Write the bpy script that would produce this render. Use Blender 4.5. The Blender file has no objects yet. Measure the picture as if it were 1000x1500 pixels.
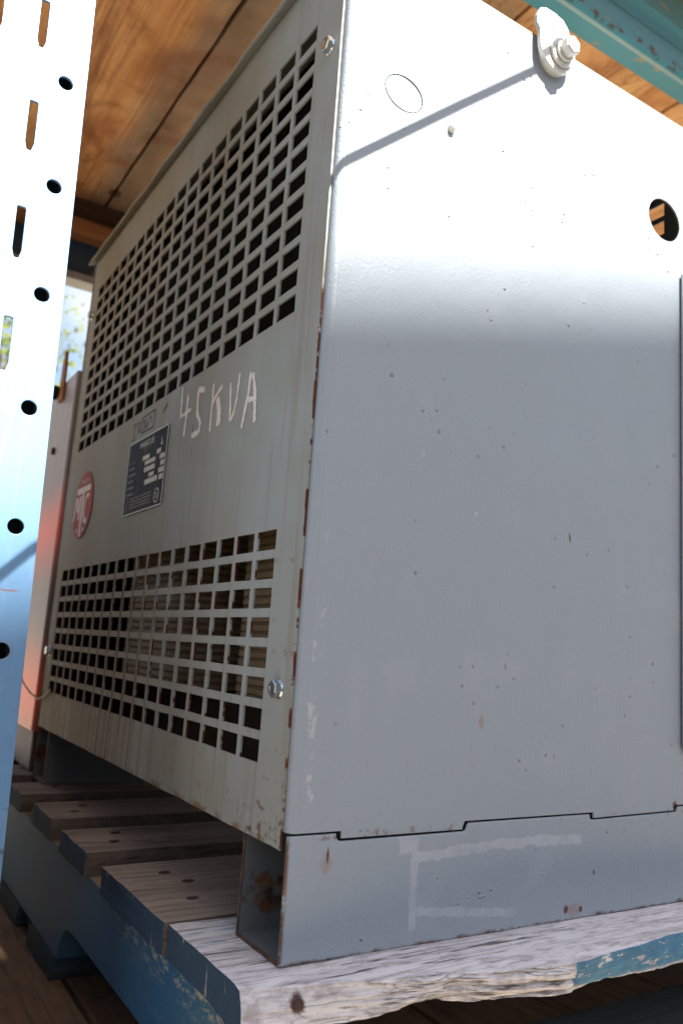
import bpy, bmesh, math, random
from mathutils import Vector, Matrix, noise as mnoise
random.seed(7)
C = bpy.context.scene.collection
SC = bpy.context.scene

# ------------------------------------------------------------------ camera
CAM = Vector((-0.27138, -0.48051, 0.19997))
yaw, pitch, roll = 0.55298, 0.17131, 0.06755
fwd = Vector((math.sin(yaw)*math.cos(pitch), math.cos(yaw)*math.cos(pitch), math.sin(pitch)))
rt = Vector((math.cos(yaw), -math.sin(yaw), 0)); up = rt.cross(fwd)
rt, up = rt*math.cos(roll) + up*math.sin(roll), -rt*math.sin(roll) + up*math.cos(roll)
cd = bpy.data.cameras.new('camera'); cam = bpy.data.objects.new('camera', cd); C.objects.link(cam)
cam.matrix_world = Matrix(((rt.x, up.x, -fwd.x, CAM.x), (rt.y, up.y, -fwd.y, CAM.y), (rt.z, up.z, -fwd.z, CAM.z), (0, 0, 0, 1)))
cd.sensor_fit = 'VERTICAL'; cd.sensor_height = 22.3; cd.sensor_width = 14.9
cd.lens = 1179.07/1500*22.3
cd.clip_start = 0.01; cd.clip_end = 500
cd.dof.use_dof = True; cd.dof.focus_distance = 0.60; cd.dof.aperture_fstop = 5.0
SC.camera = cam

# ------------------------------------------------------------------ sky, sun, exposure
SUN = Vector((0.12, -1.0, 1.19)).normalized()          # towards the sun
w = bpy.data.worlds.new('World'); SC.world = w; w.use_nodes = True
wn = w.node_tree; bg = wn.nodes['Background']
sky = wn.nodes.new('ShaderNodeTexSky'); sky.sky_type = 'NISHITA'; sky.sun_disc = False
sky.sun_elevation = math.asin(SUN.z); sky.sun_rotation = math.atan2(SUN.x, SUN.y)
sky.air_density = 1.0; sky.dust_density = 2.0; sky.ozone_density = 1.0
tc = wn.nodes.new('ShaderNodeTexCoord'); cn = wn.nodes.new('ShaderNodeTexNoise'); cn.inputs['Scale'].default_value = 2.6; cn.inputs['Detail'].default_value = 6
wn.links.new(tc.outputs['Generated'], cn.inputs['Vector'])
sx = wn.nodes.new('ShaderNodeSeparateXYZ'); wn.links.new(tc.outputs['Generated'], sx.inputs[0])
def wrange(src, a, b, c, d):
    n = wn.nodes.new('ShaderNodeMapRange'); n.interpolation_type = 'SMOOTHSTEP'
    for i, v in enumerate((a, b, c, d)): n.inputs[i+1].default_value = v
    wn.links.new(src, n.inputs[0]); return n.outputs[0]
cm_ = wn.nodes.new('ShaderNodeMath'); cm_.operation = 'MULTIPLY'          # broken white cloud low in the sky, all round
wn.links.new(wrange(cn.outputs[0], 0.36, 0.58, 0, 1), cm_.inputs[0]); wn.links.new(wrange(sx.outputs[2], 0.38, 0.62, 1, 0), cm_.inputs[1])
cx_ = wn.nodes.new('ShaderNodeMix'); cx_.data_type = 'RGBA'; wn.links.new(cm_.outputs[0], cx_.inputs[0]); wn.links.new(sky.outputs[0], cx_.inputs[6]); cx_.inputs[7].default_value = (4.3, 4.6, 4.9, 1)
wn.links.new(cx_.outputs[2], bg.inputs[0]); bg.inputs[1].default_value = 0.05
sl = bpy.data.lights.new('sun', 'SUN'); sl.energy = 5.0; sl.angle = math.radians(0.53); sl.color = (1.0, 0.955, 0.88)
so = bpy.data.objects.new('sun', sl); C.objects.link(so); so.rotation_euler = SUN.to_track_quat('Z', 'Y').to_euler()
so.location = (1, -6, 8)
SC.view_settings.view_transform = 'Standard'; SC.view_settings.look = 'None'
SC.view_settings.gamma = 1; SC.view_settings.use_curve_mapping = False
SC.view_settings.exposure = 2.35
SC.render.engine = 'CYCLES'
SC.cycles.max_bounces = 10; SC.cycles.diffuse_bounces = 6; SC.cycles.glossy_bounces = 4

# ------------------------------------------------------------------ node helpers
class S:
    def __init__(s, g, k): s.g, s.k = g, k
    def _m(s, op, o=None, o2=None): return s.g.math(op, s, o, o2)
    def __add__(s, o): return s._m('ADD', o)
    __radd__ = __add__
    def __mul__(s, o): return s._m('MULTIPLY', o)
    __rmul__ = __mul__
    def __sub__(s, o): return s._m('SUBTRACT', o)
    def __rsub__(s, o): return s.g.math('SUBTRACT', o, s)
    def __truediv__(s, o): return s._m('DIVIDE', o)
    def abs(s): return s._m('ABSOLUTE')
    def pow(s, p): return s._m('POWER', p)
    def max(s, o): return s._m('MAXIMUM', o)
    def min(s, o): return s._m('MINIMUM', o)
    def mod(s, o): return s._m('FLOORED_MODULO', o)
    def clamp(s): return s._m('MINIMUM', 1.0)._m('MAXIMUM', 0.0)
    def step(s, lo, hi):                                  # smooth 0..1 as s goes lo -> hi
        n = s.g.nt.nodes.new('ShaderNodeMapRange'); n.interpolation_type = 'SMOOTHSTEP'
        s.g.put(s, n.inputs[0]); n.inputs[1].default_value = lo; n.inputs[2].default_value = hi
        if lo > hi:
            n.inputs[1].default_value = hi; n.inputs[2].default_value = lo; n.inputs[3].default_value = 1; n.inputs[4].default_value = 0
        return S(s.g, n.outputs[0])

class G:
    def __init__(g, name):
        g.m = bpy.data.materials.new(name); g.m.use_nodes = True; g.nt = g.m.node_tree
        g.b = g.nt.nodes['Principled BSDF']; g.out = g.nt.nodes['Material Output']
        geo = g.nt.nodes.new('ShaderNodeNewGeometry'); g.P = geo.outputs['Position']; g.Nn = geo.outputs['Normal']
        g.x, g.y, g.z = g.sep(g.P); g.nx, g.ny, g.nz = g.sep(g.Nn)
        g.rnd = S(g, g.nt.nodes.new('ShaderNodeObjectInfo').outputs['Random'])
    def put(g, v, sock):
        if isinstance(v, S): g.nt.links.new(v.k, sock)
        elif hasattr(v, 'node'): g.nt.links.new(v, sock)
        elif isinstance(v, (tuple, list)) and len(v) == 3 and sock.type == 'RGBA': sock.default_value = (*v, 1)
        else: sock.default_value = v
    def sep(g, v):
        n = g.nt.nodes.new('ShaderNodeSeparateXYZ'); g.nt.links.new(v, n.inputs[0]); return [S(g, o) for o in n.outputs]
    def math(g, op, a, b=None, c=None):
        n = g.nt.nodes.new('ShaderNodeMath'); n.operation = op
        for i, v in enumerate((a, b, c)):
            if v is not None: g.put(v, n.inputs[i])
        return S(g, n.outputs[0])
    def vec(g, x, y, z):
        n = g.nt.nodes.new('ShaderNodeCombineXYZ')
        for i, v in enumerate((x, y, z)): g.put(v, n.inputs[i])
        return n.outputs[0]
    def noise(g, scale, detail=3, rough=0.55, v=None, dist=0.0):
        n = g.nt.nodes.new('ShaderNodeTexNoise'); n.inputs['Scale'].default_value = scale
        n.inputs['Detail'].default_value = detail; n.inputs['Roughness'].default_value = rough; n.inputs['Distortion'].default_value = dist
        g.nt.links.new(v if v is not None else g.P, n.inputs['Vector']); return S(g, n.outputs[0])
    def voro(g, scale, v=None, feat='F1', rand=1.0):
        n = g.nt.nodes.new('ShaderNodeTexVoronoi'); n.feature = feat; n.inputs['Scale'].default_value = scale
        n.inputs['Randomness'].default_value = rand
        g.nt.links.new(v if v is not None else g.P, n.inputs['Vector']); return S(g, n.outputs[0])
    def mix(g, f, a, b):
        n = g.nt.nodes.new('ShaderNodeMix'); n.data_type = 'RGBA'
        g.put(f, n.inputs[0]); g.put(a, n.inputs[6]); g.put(b, n.inputs[7]); return n.outputs[2]
    def bump(g, h, strength=0.3, dist=0.001, prev=None):
        n = g.nt.nodes.new('ShaderNodeBump'); n.inputs['Strength'].default_value = strength; n.inputs['Distance'].default_value = dist
        g.put(h, n.inputs['Height'])
        if prev is not None: g.nt.links.new(prev, n.inputs['Normal'])
        return n.outputs[0]
    def done(g, col, rough=0.5, metal=0.0, normal=None, spec=0.5):
        g.put(col, g.b.inputs['Base Color']); g.put(rough, g.b.inputs['Roughness']); g.put(metal, g.b.inputs['Metallic'])
        g.b.inputs['Specular IOR Level'].default_value = spec
        if normal is not None: g.nt.links.new(normal, g.b.inputs['Normal'])
        return g.m
    def spot(g, u, v, cu, cv, ru, rv=None, n=None, amt=0.8):    # soft ragged ellipse in two coordinates
        rv = rv or ru
        d = (((u-cu)/ru).pow(2) + ((v-cv)/rv).pow(2)).pow(0.5)
        if n is not None: d = d + (n-0.5)*amt*2
        return d.step(1.0, 0.45)

RUST = (0.115, 0.038, 0.014); RUST2 = (0.24, 0.10, 0.03); PRIMER = (0.085, 0.022, 0.016)

def mat_side(name, base=(0.250, 0.284, 0.322)):
    g = G(name); x, y, z = g.x, g.y, g.z
    big = g.noise(6, 3); fine = g.noise(70, 4); stre = g.noise(1, 4, v=g.vec(x*140, y*140, z*5))
    col = g.mix(big*0.5, base, tuple(c*0.88 for c in base))
    col = g.mix(stre.step(0.52, 0.75)*0.12, col, (0.24, 0.24, 0.235))
    # pale overspray bands on the base rail
    nn = g.noise(130, 3)
    e = (nn-0.5)*0.007+(g.noise(35, 3)-0.5)*0.006
    yb = g.math('SINE', x*22.0)*0.0022
    band1 = (z+e+yb-0.0606).abs().step(0.0042, 0.0030)*(x+e).step(0.106, 0.110)*(x+e).step(0.281, 0.276)
    band2 = (x+e*0.6-0.1060).abs().step(0.0036, 0.0026)*z.step(0.009, 0.012)*z.step(0.074, 0.071)
    band3 = (z+e-(0.0345-0.115*x)-0.0005).abs().step(0.0040, 0.0026)*x.step(0.108, 0.112)*(x+e*3).step(0.21, 0.185)
    blob = (x+e-0.099).abs().step(0.008, 0.0065)*z.step(0.060, 0.064)*z.step(0.075, 0.073)
    over = band1.max(band2).max(band3).max(blob)*y.step(0.004, 0.002)
    col = g.mix(over*(0.22+g.noise(60, 4, 0.7).step(0.3, 0.6)*0.26), col, (0.43, 0.43, 0.465))
    # paint wear beside the folded corner
    wear = (x-0.013+(nn-0.5)*0.010).abs().step(0.0042, 0.0030)*g.noise(55, 5, 0.7).step(0.52, 0.60)*z.step(0.085, 0.10)*z.step(0.32, 0.22)
    col = g.mix(wear*0.5, col, (0.47, 0.46, 0.475))
    # chips
    ch = g.voro(48); cm = ch.step(0.075, 0.05)*g.noise(9, 2).step(0.54, 0.60)
    col = g.mix(cm*0.8, col, (0.16, 0.145, 0.13))
    lt = g.voro(37, v=g.vec(x+7.3, y, z*0.6+2)).step(0.075, 0.05)*g.noise(7, 2, v=g.vec(x+3, y, z)).step(0.56, 0.62)
    col = g.mix(lt*0.6, col, (0.47, 0.46, 0.46))
    # rust: seam, bottom edge, left end, named spots
    rn = g.noise(190, 4, 0.65); rb = g.noise(35, 3)
    low = (z+(rb-0.5)*0.006).step(0.0032, 0.0004)*g.noise(75, 4, 0.7).step(0.42, 0.58)*0.9
    seam = (z-0.0780).abs().step(0.0036, 0.0014)*rb.step(0.54, 0.68)*rn.step(0.46, 0.60)*0.8
    left = x.step(0.0045, 0.0012)*z.step(0.082, 0.074)*(rn+rb*0.5).step(0.55, 0.75)
    sp = g.spot(x, z, 0.2612, 0.0085, 0.0032, 0.004, rn).max(g.spot(x, z, 0.2787, 0.0070, 0.0026, 0.003, rn)).max(g.spot(x, z, 0.0328, 0.0655, 0.0012, 0.0075, rn, 0.4)).max(g.spot(x, z, 0.2936, 0.0344, 0.0012, 0.0032, rn)).max(g.spot(x, z, 0.3691, 0.2075, 0.0016, 0.002, rn, .3)).max(g.spot(x, z, 0.401, 0.083, 0.004, 0.006, rn)).max(g.spot(x+(z-0.3096)*0.15, z, 0.258, 0.3096, 0.0014, 0.0052, rn, .2))
    halo = g.spot(x, z, 0.0322, 0.0600, 0.0055, 0.0085, rn).max(g.spot(x, z, 0.270, 0.0075, 0.012, 0.006, rn))*0.35
    smear = g.spot(x, z, 0.1639, 0.1536, 0.0035, 0.007, rn)*0.45
    hole = ((((x-0.387).pow(2)+(z-0.6545).pow(2)).pow(0.5)+(rn-0.5)*0.012)-0.031).abs().step(0.006, 0.001)*z.step(0.648, 0.632)*rn.step(0.45, 0.6)*0.5
    rm = low.max(seam).max(left).max(sp)*y.step(0.02, 0.008)
    col = g.mix(halo.max(smear).max(hole)*y.step(0.006, 0.003), col, RUST2)
    col = g.mix(rm, col, g.mix(rn.step(0.45, 0.68), (0.06, 0.026, 0.014), (0.17, 0.072, 0.026)))
    inner = z.step(0.082, 0.079)*y.step(0.003, 0.006)*g.noise(18, 4).step(0.58, 0.66)
    col = g.mix(inner*0.7, col, RUST)
    h1 = g.bump(g.noise(340, 3, 0.6), 0.38, 0.0013)
    pim = g.voro(75, v=g.vec(x+1.7, y, z)).step(0.14, 0.0)*g.noise(14, 2).step(0.52, 0.58)
    h2 = g.bump(pim, 1.0, 0.0022, h1)
    h3 = g.bump(g.noise(7, 3), 0.45, 0.010, h2)
    dr = g.noise(1, 4, 0.6, v=g.vec(x*55, y*55, z*2.2)).step(0.50, 0.72)
    col = g.mix(dr*z.step(0.75, 0.30)*0.05, col, (0.20, 0.19, 0.175))
    sm = g.noise(14, 5, 0.65).step(0.56, 0.70)
    col = g.mix(sm*0.14, col, (0.40, 0.40, 0.40))
    return g.done(col, 0.36+big*0.22+sm*0.1, 0.0, h3, 0.5)

def mat_front(name):
    g = G(name); x, y, z = g.x, g.y, g.z
    base = (0.292, 0.320, 0.324)
    big = g.noise(7, 4); rn = g.noise(170, 4, 0.65); mid = g.noise(30, 4)
    col = g.mix(big, base, (0.225, 0.225, 0.20))
    # grey-brown dusty film with warm bounce light painted in, stronger toward the far end, with a tide line under the nameplate
    tide = (y+(g.noise(9, 2)-0.5)*0.05+(z-0.3)*0.06).step(0.325, 0.345)*z.step(0.70, 0.45)
    dust_bounce = (y.step(0.15, 0.6)*0.45+big.step(0.35, 0.7)*0.25)
    col = g.mix(dust_bounce*1.2, col, (0.215, 0.170, 0.108))
    col = g.mix(tide*0.28, col, (0.175, 0.14, 0.095))
    st = g.noise(1, 4, v=g.vec(x*3, y*95, z*3.5))
    col = g.mix(st.step(0.52, 0.72)*0.35, col, (0.17, 0.135, 0.09))
    # rust runs down the grille bars
    ph = ((y-0.049+0.0032+0.018175).mod(0.03635)-0.018175)
    wob = (g.noise(22, 2)-0.5)*0.003
    run = (ph+wob).abs().step(0.0052, 0.0012)*y.step(0.22, 0.42)*z.step(0.31, 0.24)*g.noise(1, 3, v=g.vec(x, y*60, z*9)).step(0.24, 0.44)
    col = g.mix(run, col, (0.050, 0.024, 0.009))
    grime = (y.step(0.25, 0.6)*z.step(0.30, 0.12)*g.noise(13, 5, 0.65)
             .step(0.36, 0.58))*0.8
    col = g.mix(grime, col, (0.12, 0.075, 0.036))
    hz = ((z-0.2866).mod(0.0218)-0.0187)
    und = hz.abs().step(0.0032, 0.0012)*rn.step(0.5, 0.62)*mid.step(0.5, 0.65)*z.step(0.31, 0.29)*0.8
    st2 = g.noise(1, 4, 0.6, v=g.vec(x*3, y*75, z*2.0)).step(0.48, 0.64)*y.step(0.16, 0.40)*z.step(0.16, 0.11)
    col = g.mix(st2*0.75, col, (0.085, 0.048, 0.02))
    # rust along bottom edge, right fold, freckles
    bot = (z-0.0692+(rn-0.5)*0.010).step(0.0065, 0.001)*mid.step(0.46, 0.60)*0.85
    fre = g.noise(1, 5, 0.7, v=g.vec(x, y*150, z*70)).step(0.63, 0.70)*z.step(0.14, 0.08)
    edge = (y-0.008).step(0.0016, 0.0006)*g.noise(1, 3, v=g.vec(x, y*20, z*55)).step(0.50, 0.56)*z.step(0.50, 0.43)
    thick = g.ny.step(-0.4, -0.7)*(g.noise(1, 3, v=g.vec(x, y*20, z*45)).step(0.50, 0.55)*z.step(0.47, 0.44)+z.step(0.375, 0.40)*z.step(0.47, 0.455)*rn.step(0.35, 0.45)).clamp()
    crn = g.spot(y, z, 0.030, 0.072, 0.060, 0.026, rn, 0.9)*g.noise(90, 4, 0.7).step(0.50, 0.62)*0.9
    rmask = und.max(bot).max(crn).max(fre*0.8).max(edge)
    col = g.mix(rmask, col, g.mix(mid.step(0.4, 0.6), (0.085, 0.034, 0.016), (0.165, 0.078, 0.03)))
    col = g.mix(thick, col, PRIMER)
    # stain ring left around the round badge, torn paint by the chalk figures
    d = ((y-0.6255).pow(2)+(z-0.3725).pow(2)).pow(0.5)+(mid-0.5)*0.004
    ring = (d-0.0655).abs().step(0.0022, 0.0008).max((d-0.056).abs().step(0.002, 0.0006)*0.5)
    col = g.mix(ring*0.45*rn.step(0.35, 0.55), col, (0.13, 0.088, 0.045))
    tear = g.spot(y, z, 0.2437, 0.401, 0.0016, 0.009, rn, 0.25)
    drip = (y-0.2415+(g.noise(60, 2)-0.5)*0.004).abs().step(0.0016, 0.0006)*z.step(0.358, 0.365)*z.step(0.388, 0.384)*g.noise(1, 2, v=g.vec(x, y*10, z*130)).step(0.48, 0.56)
    col = g.mix(tear.max(drip*0.7), col, (0.035, 0.03, 0.026))
    rub = (y-0.0525+(z-0.36)*0.05).abs().step(0.0022, 0.001)*z.step(0.335, 0.35)*z.step(0.398, 0.385)
    col = g.mix(rub*0.4, col, (0.24, 0.21, 0.14))
    n1 = g.bump(g.noise(600, 2), 0.15, 0.0005); n2 = g.bump(g.noise(7, 2), 0.22, 0.01, n1)
    return g.done(col, 0.6, 0.0, n2, 0.10)

def mat_wood(name, c1, c2, c3, axis='x', stain=None, rough=0.85, crack=True, gs=1.0, blue=None, dirt=0.0):
    g = G(name); x, y, z = g.x, g.y, g.z
    o = g.rnd*31.0
    if axis == 'x': v = g.vec(x*1.3*gs+o, y*26*gs, z*26*gs); vf = g.vec(x*7*gs+o, y*230*gs, z*230*gs); vm = g.vec(x*3*gs+o, y*9*gs+o, z*9*gs)
    else:           v = g.vec(x*26*gs, y*1.3*gs+o, z*26*gs); vf = g.vec(x*230*gs, y*7*gs+o, z*230*gs); vm = g.vec(x*9*gs, y*3*gs+o, z*9*gs+o)
    a = g.noise(1, 5, 0.6, v=v, dist=0.6); f = g.noise(1, 4, 0.65, v=vf); m = g.noise(1, 4, 0.55, v=vm)
    col = g.mix(a.step(0.30, 0.70), c1, c2)
    col = g.mix(f.step(0.45, 0.70)*0.75, col, c3)
    col = g.mix(m.step(0.55, 0.75)*0.5, col, tuple(c*0.55 for c in c1))
    h = f*0.5 + a
    cr = None
    if crack:
        vc = g.vec(x*2.2+o, y*60, z*60) if axis == 'x' else g.vec(x*60, y*2.2+o, z*60)
        cr = (g.noise(1, 3, 0.6, v=vc)-0.5).abs().step(0.012, 0.002)*m.step(0.42, 0.58)
        col = g.mix(cr*0.85, col, (0.028, 0.02, 0.015)); h = h - cr*1.2
    if dirt: col = g.mix(g.noise(11, 4, v=vm).step(0.48, 0.7)*dirt, col, (0.045, 0.03, 0.022))
    nrm = g.bump(h, 0.55, 0.0016)
    g.col, g.h, g.a, g.f, g.m_ = col, h, a, f, m
    if stain: col = stain(g, col)
    g.done(col, rough, 0, nrm, 0.25)
    return g.m

def mat_plain(name, col, rough=0.5, metal=0.0, nz=0.12, scale=40, bump=0.1, spec=0.5):
    g = G(name); n = g.noise(scale, 4)
    return g.done(g.mix(n.step(0.3, 0.7), tuple(c*(1-nz) for c in col), tuple(min(1, c*(1+nz)) for c in col)), rough, metal, g.bump(g.noise(scale*8, 2), bump, 0.0005), spec)

# ------------------------------------------------------------------ mesh helpers
def link(name, me, mat=None, parent=None):
    o = bpy.data.objects.new(name, me); C.objects.link(o)
    if mat is not None and not me.materials: me.materials.append(mat)
    if parent is not None:
        o.parent = parent; o.matrix_parent_inverse = parent.matrix_basis.inverted()
    return o
def raw(name, vs, fs, mat=None, parent=None, smooth=False):
    me = bpy.data.meshes.new(name); me.from_pydata(vs, [], fs); me.update()
    if smooth: me.polygons.foreach_set('use_smooth', [True]*len(me.polygons))
    return link(name, me, mat, parent)
def bm_out(name, bm, mat=None, parent=None, smooth=False):
    bmesh.ops.recalc_face_normals(bm, faces=bm.faces)
    me = bpy.data.meshes.new(name); bm.to_mesh(me); bm.free()
    if smooth: me.polygons.foreach_set('use_smooth', [True]*len(me.polygons))
    return link(name, me, mat, parent)
def thing(name, loc, label, cat, group=None, kind=None):
    o = bpy.data.objects.new(name, None); C.objects.link(o); o.location = loc; o.empty_display_size = 0.05
    return tag(o, label, cat, group, kind)
def tag(o, label=None, cat=None, group=None, kind=None):
    for k, v in (('label', label), ('category', cat), ('group', group), ('kind', kind)):
        if v: o[k] = v
    return o
def box_bm(bm, x0, x1, y0, y1, z0, z1, bev=0.0):
    r = bmesh.ops.create_cube(bm, size=1.0)
    for v in r['verts']:
        v.co = Vector(((x0+x1)/2+v.co.x*(x1-x0), (y0+y1)/2+v.co.y*(y1-y0), (z0+z1)/2+v.co.z*(z1-z0)))
    if bev:
        es = list({e for v in r['verts'] for e in v.link_edges})
        bmesh.ops.bevel(bm, geom=es, offset=bev, segments=2, affect='EDGES', profile=0.5)
def box(name, x0, x1, y0, y1, z0, z1, mat, parent=None, bev=0.0015):
    bm = bmesh.new(); box_bm(bm, x0, x1, y0, y1, z0, z1, bev); return bm_out(name, bm, mat, parent)
def sheet(outline, holes, t, fmap, bev=0.0):
    """flat plate with openings: outline/holes are 2-D loops, fmap(u, v, w) -> world, w in 0..t"""
    cu = bpy.data.curves.new('tmp', 'CURVE'); cu.dimensions = '2D'; cu.fill_mode = 'BOTH'
    cu.extrude = t/2-bev; cu.bevel_depth = bev; cu.bevel_resolution = 1; cu.offset = -bev
    for lp in [outline]+holes:
        s = cu.splines.new('POLY'); s.points.add(len(lp)-1)
        for p, q in zip(s.points, lp): p.co = (q[0], q[1], 0, 1)
        s.use_cyclic_u = True
    ob = bpy.data.objects.new('tmp', cu); C.objects.link(ob)
    dg = bpy.context.evaluated_depsgraph_get(); dg.update()
    me = bpy.data.meshes.new_from_object(ob.evaluated_get(dg))
    bpy.data.objects.remove(ob); bpy.data.curves.remove(cu); me.materials.clear()
    for v in me.vertices: v.co = Vector(fmap(v.co.x, v.co.y, v.co.z+t/2))
    bm = bmesh.new(); bm.from_mesh(me); bmesh.ops.remove_doubles(bm, verts=bm.verts, dist=1e-6)
    bmesh.ops.recalc_face_normals(bm, faces=bm.faces); bm.to_mesh(me); bm.free()
    me.polygons.foreach_set('use_smooth', [False]*len(me.polygons))
    return me
def circ(cx, cy, r, n=48, ry=None): return [(cx+r*math.cos(2*math.pi*i/n), cy+(ry or r)*math.sin(2*math.pi*i/n)) for i in range(n)]
def lathe(prof, n=32, axis='y', loc=(0, 0, 0)):
    """prof: list of (radius, height along -axis outward)"""
    vs, fs = [], []
    for r, h in prof:
        for i in range(n):
            a = 2*math.pi*i/n; c, s = r*math.cos(a), r*math.sin(a)
            p = {'y': (c, -h, s), '-x': (-h, c, s), 'z': (c, s, h)}[axis]
            vs.append(tuple(p[k]+loc[k] for k in range(3)))
    for j in range(len(prof)-1):
        for i in range(n): fs.append((j*n+i, j*n+(i+1) % n, (j+1)*n+(i+1) % n, (j+1)*n+i))
    fs.append(tuple(range(n))); fs.append(tuple(range((len(prof)-1)*n, len(prof)*n)))
    return vs, fs
def tube(pts, r, n=8):
    vs, fs = [], []
    pts = [Vector(p) for p in pts]
    for i, p in enumerate(pts):
        t = (pts[min(i+1, len(pts)-1)]-pts[max(i-1, 0)]).normalized()
        a = t.orthogonal().normalized() if i == 0 else (pa - t*pa.dot(t)).normalized()
        pa = a; b = t.cross(a); rr = r[i] if isinstance(r, (list, tuple)) else r
        for k in range(n):
            q = p + a*rr*math.cos(2*math.pi*k/n) + b*rr*math.sin(2*math.pi*k/n); vs.append(tuple(q))
    for i in range(len(pts)-1):
        for k in range(n): fs.append((i*n+k, i*n+(k+1) % n, (i+1)*n+(k+1) % n, (i+1)*n+k))
    fs.append(tuple(range(n))); fs.append(tuple(range((len(pts)-1)*n, len(pts)*n)))
    return vs, fs
def interp(tab, x):
    if x <= tab[0][0]: return tab[0][1]
    for (a, b), (c, d) in zip(tab, tab[1:]):
        if x <= c:
            t = (x-a)/(c-a); t = t*t*(3-2*t); return b+(d-b)*t
    return tab[-1][1]
def nz(x, y, z): return mnoise.noise(Vector((x, y, z)))
def fbm(x, y, z, o=4): return mnoise.fractal(Vector((x, y, z)), 0.9, 2.0, o)

def plank(name, x0, x1, y0, y1, z0, z1, mat, parent, axis='x', seed=0, rough=0.0012, nu=70, wane=0.002):
    """a sawn board with uneven edges: rings of section points marched along its length"""
    L0, L1, W0, W1 = (x0, x1, y0, y1) if axis == 'x' else (y0, y1, x0, x1)
    sec = [(0, 0), (0.04, 0)] + [(0.04+0.92*i/8, 0) for i in range(1, 8)] + [(0.96, 0), (1, 0.0)]
    top = [(t, 1.0) for t, _ in sec]; bot = [(t, 0.0) for t, _ in reversed(sec)]
    ring = top + [(1.0, 0.66), (1.0, 0.33)] + bot + [(0.0, 0.33), (0.0, 0.66)]
    m = len(ring); vs, fs = [], []
    for i in range(nu+1):
        t = i/nu; l = L0+(L1-L0)*t
        for k, (a, b) in enumerate(ring):
            ea = 0 if 0.03 < a < 0.97 else (1 if a > 0.5 else -1)
            wv = W0+(W1-W0)*a + ea*wane*fbm(l*9+seed*7, ea*3.1+seed, b*2.0)
            if ea and b in (0.0, 1.0): wv -= ea*0.0012
            zz = z0+(z1-z0)*b + (rough*0.7*fbm(l*7+seed*3, wv*45, seed) if 0.0 in (b,) or b == 1.0 else 0)
            ll = l + (0.0012*fbm(a*6+seed, b*3, seed*2.2)+(wane*0.9)*nz(a*9, b*2, seed+3.3) if i in (0, nu) else 0)
            vs.append((ll, wv, zz) if axis == 'x' else (wv, ll, zz))
    for i in range(nu):
        for k in range(m): fs.append((i*m+k, i*m+(k+1) % m, (i+1)*m+(k+1) % m, (i+1)*m+k))
    fs.append(tuple(range(m))[::-1]); fs.append(tuple(range(nu*m, (nu+1)*m)))
    bm = bmesh.new(); bv = [bm.verts.new(v) for v in vs]
    for f in fs: bm.faces.new([bv[i] for i in f])
    return bm_out(name, bm, mat, parent)

# ------------------------------------------------------------------ materials
M = {}
M['side'] = mat_side('grey_side_paint'); M['front'] = mat_front('grey_front_paint')
M['case'] = mat_plain('grey_case_paint', (0.26, 0.27, 0.27), 0.5)
M['inside'] = mat_plain('dark_inside', (0.030, 0.028, 0.026), 0.9, spec=0.08)
M['zinc'] = mat_plain('zinc', (0.62, 0.66, 0.68), 0.24, 1.0, 0.10, 120, 0.12)
M['galv'] = mat_plain('galvanised', (0.50, 0.50, 0.48), 0.42, 0.35, 0.12, 90, 0.15)
M['black'] = mat_plain('black_rubber', (0.02, 0.02, 0.02), 0.6)

def st_deck(g, col):        # underside of the upper deck: grey damp stain beside the joint, knots, dark blotches
    x, y = g.x, g.y
    n = g.noise(6, 4); n2 = g.noise(17, 4)
    seam = ((x-0.066+(n-0.5)*0.08).abs()).step(0.062, 0.018)*(n2+0.35).step(0.45, 0.8)
    col = g.mix(seam*0.8, col, (0.27, 0.20, 0.145))
    col = g.mix((x-0.066+(n2-0.5)*0.02).abs().step(0.030, 0.004)*n.step(0.40, 0.62)*0.7, col, (0.10, 0.065, 0.04))
    blot = g.noise(9, 6, 0.62, v=g.vec(x*1.0+4, y*0.7, 0), dist=0.8).step(0.47, 0.66)
    col = g.mix(blot*0.62, col, (0.27, 0.085, 0.028))
    pale = g.noise(5, 3, v=g.vec(x*1.6+9, y*0.8, 3)).step(0.55, 0.7)
    col = g.mix(pale*0.6, col, (0.80, 0.52, 0.27))
    rp = x.step(0.062, 0.070)*x.step(0.37, 0.36)*(0.45+n.step(0.35, 0.65)*0.5)
    col = g.mix(rp*0.7, col, g.mix(n2.step(0.35, 0.65), (0.36, 0.27, 0.19), (0.20, 0.135, 0.085)))
    dk_ = g.noise(4.5, 6, 0.65, v=g.vec(x*1.5+2, y*0.6+7, 0), dist=1.2).step(0.50, 0.68)
    col = g.mix(dk_*0.62, col, (0.22, 0.075, 0.026))
    kn = g.voro(6.5, v=g.vec(x*1.2+0.33, y*0.9+0.1, 0))
    k = kn.step(0.115, 0.06); kr = kn.step(0.24, 0.10)*g.math('SINE', kn*170.0).step(0.2, 0.9)
    col = g.mix(kr*0.45, col, (0.22, 0.085, 0.03)); col = g.mix(k*0.85, col, (0.075, 0.032, 0.014))
    return col
M['deck'] = mat_wood('orange_deck_wood', (0.80, 0.45, 0.20), (0.64, 0.30, 0.11), (0.40, 0.165, 0.055), 'y', st_deck, 0.75, False, 0.85)
M['floor'] = mat_wood('brown_floor_wood', (0.17, 0.10, 0.058), (0.125, 0.072, 0.04), (0.07, 0.04, 0.022), 'y', None, 0.8, True, 0.8, dirt=0.5)
M['ledger'] = mat_wood('brown_ledger_wood', (0.34, 0.15, 0.055), (0.26, 0.105, 0.04), (0.14, 0.06, 0.025), 'x', None, 0.8, False)
M['ledger_dark'] = mat_wood('dark_ledger_wood', (0.09, 0.045, 0.025), (0.07, 0.035, 0.02), (0.04, 0.02, 0.012), 'x', None, 0.8, False)

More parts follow.
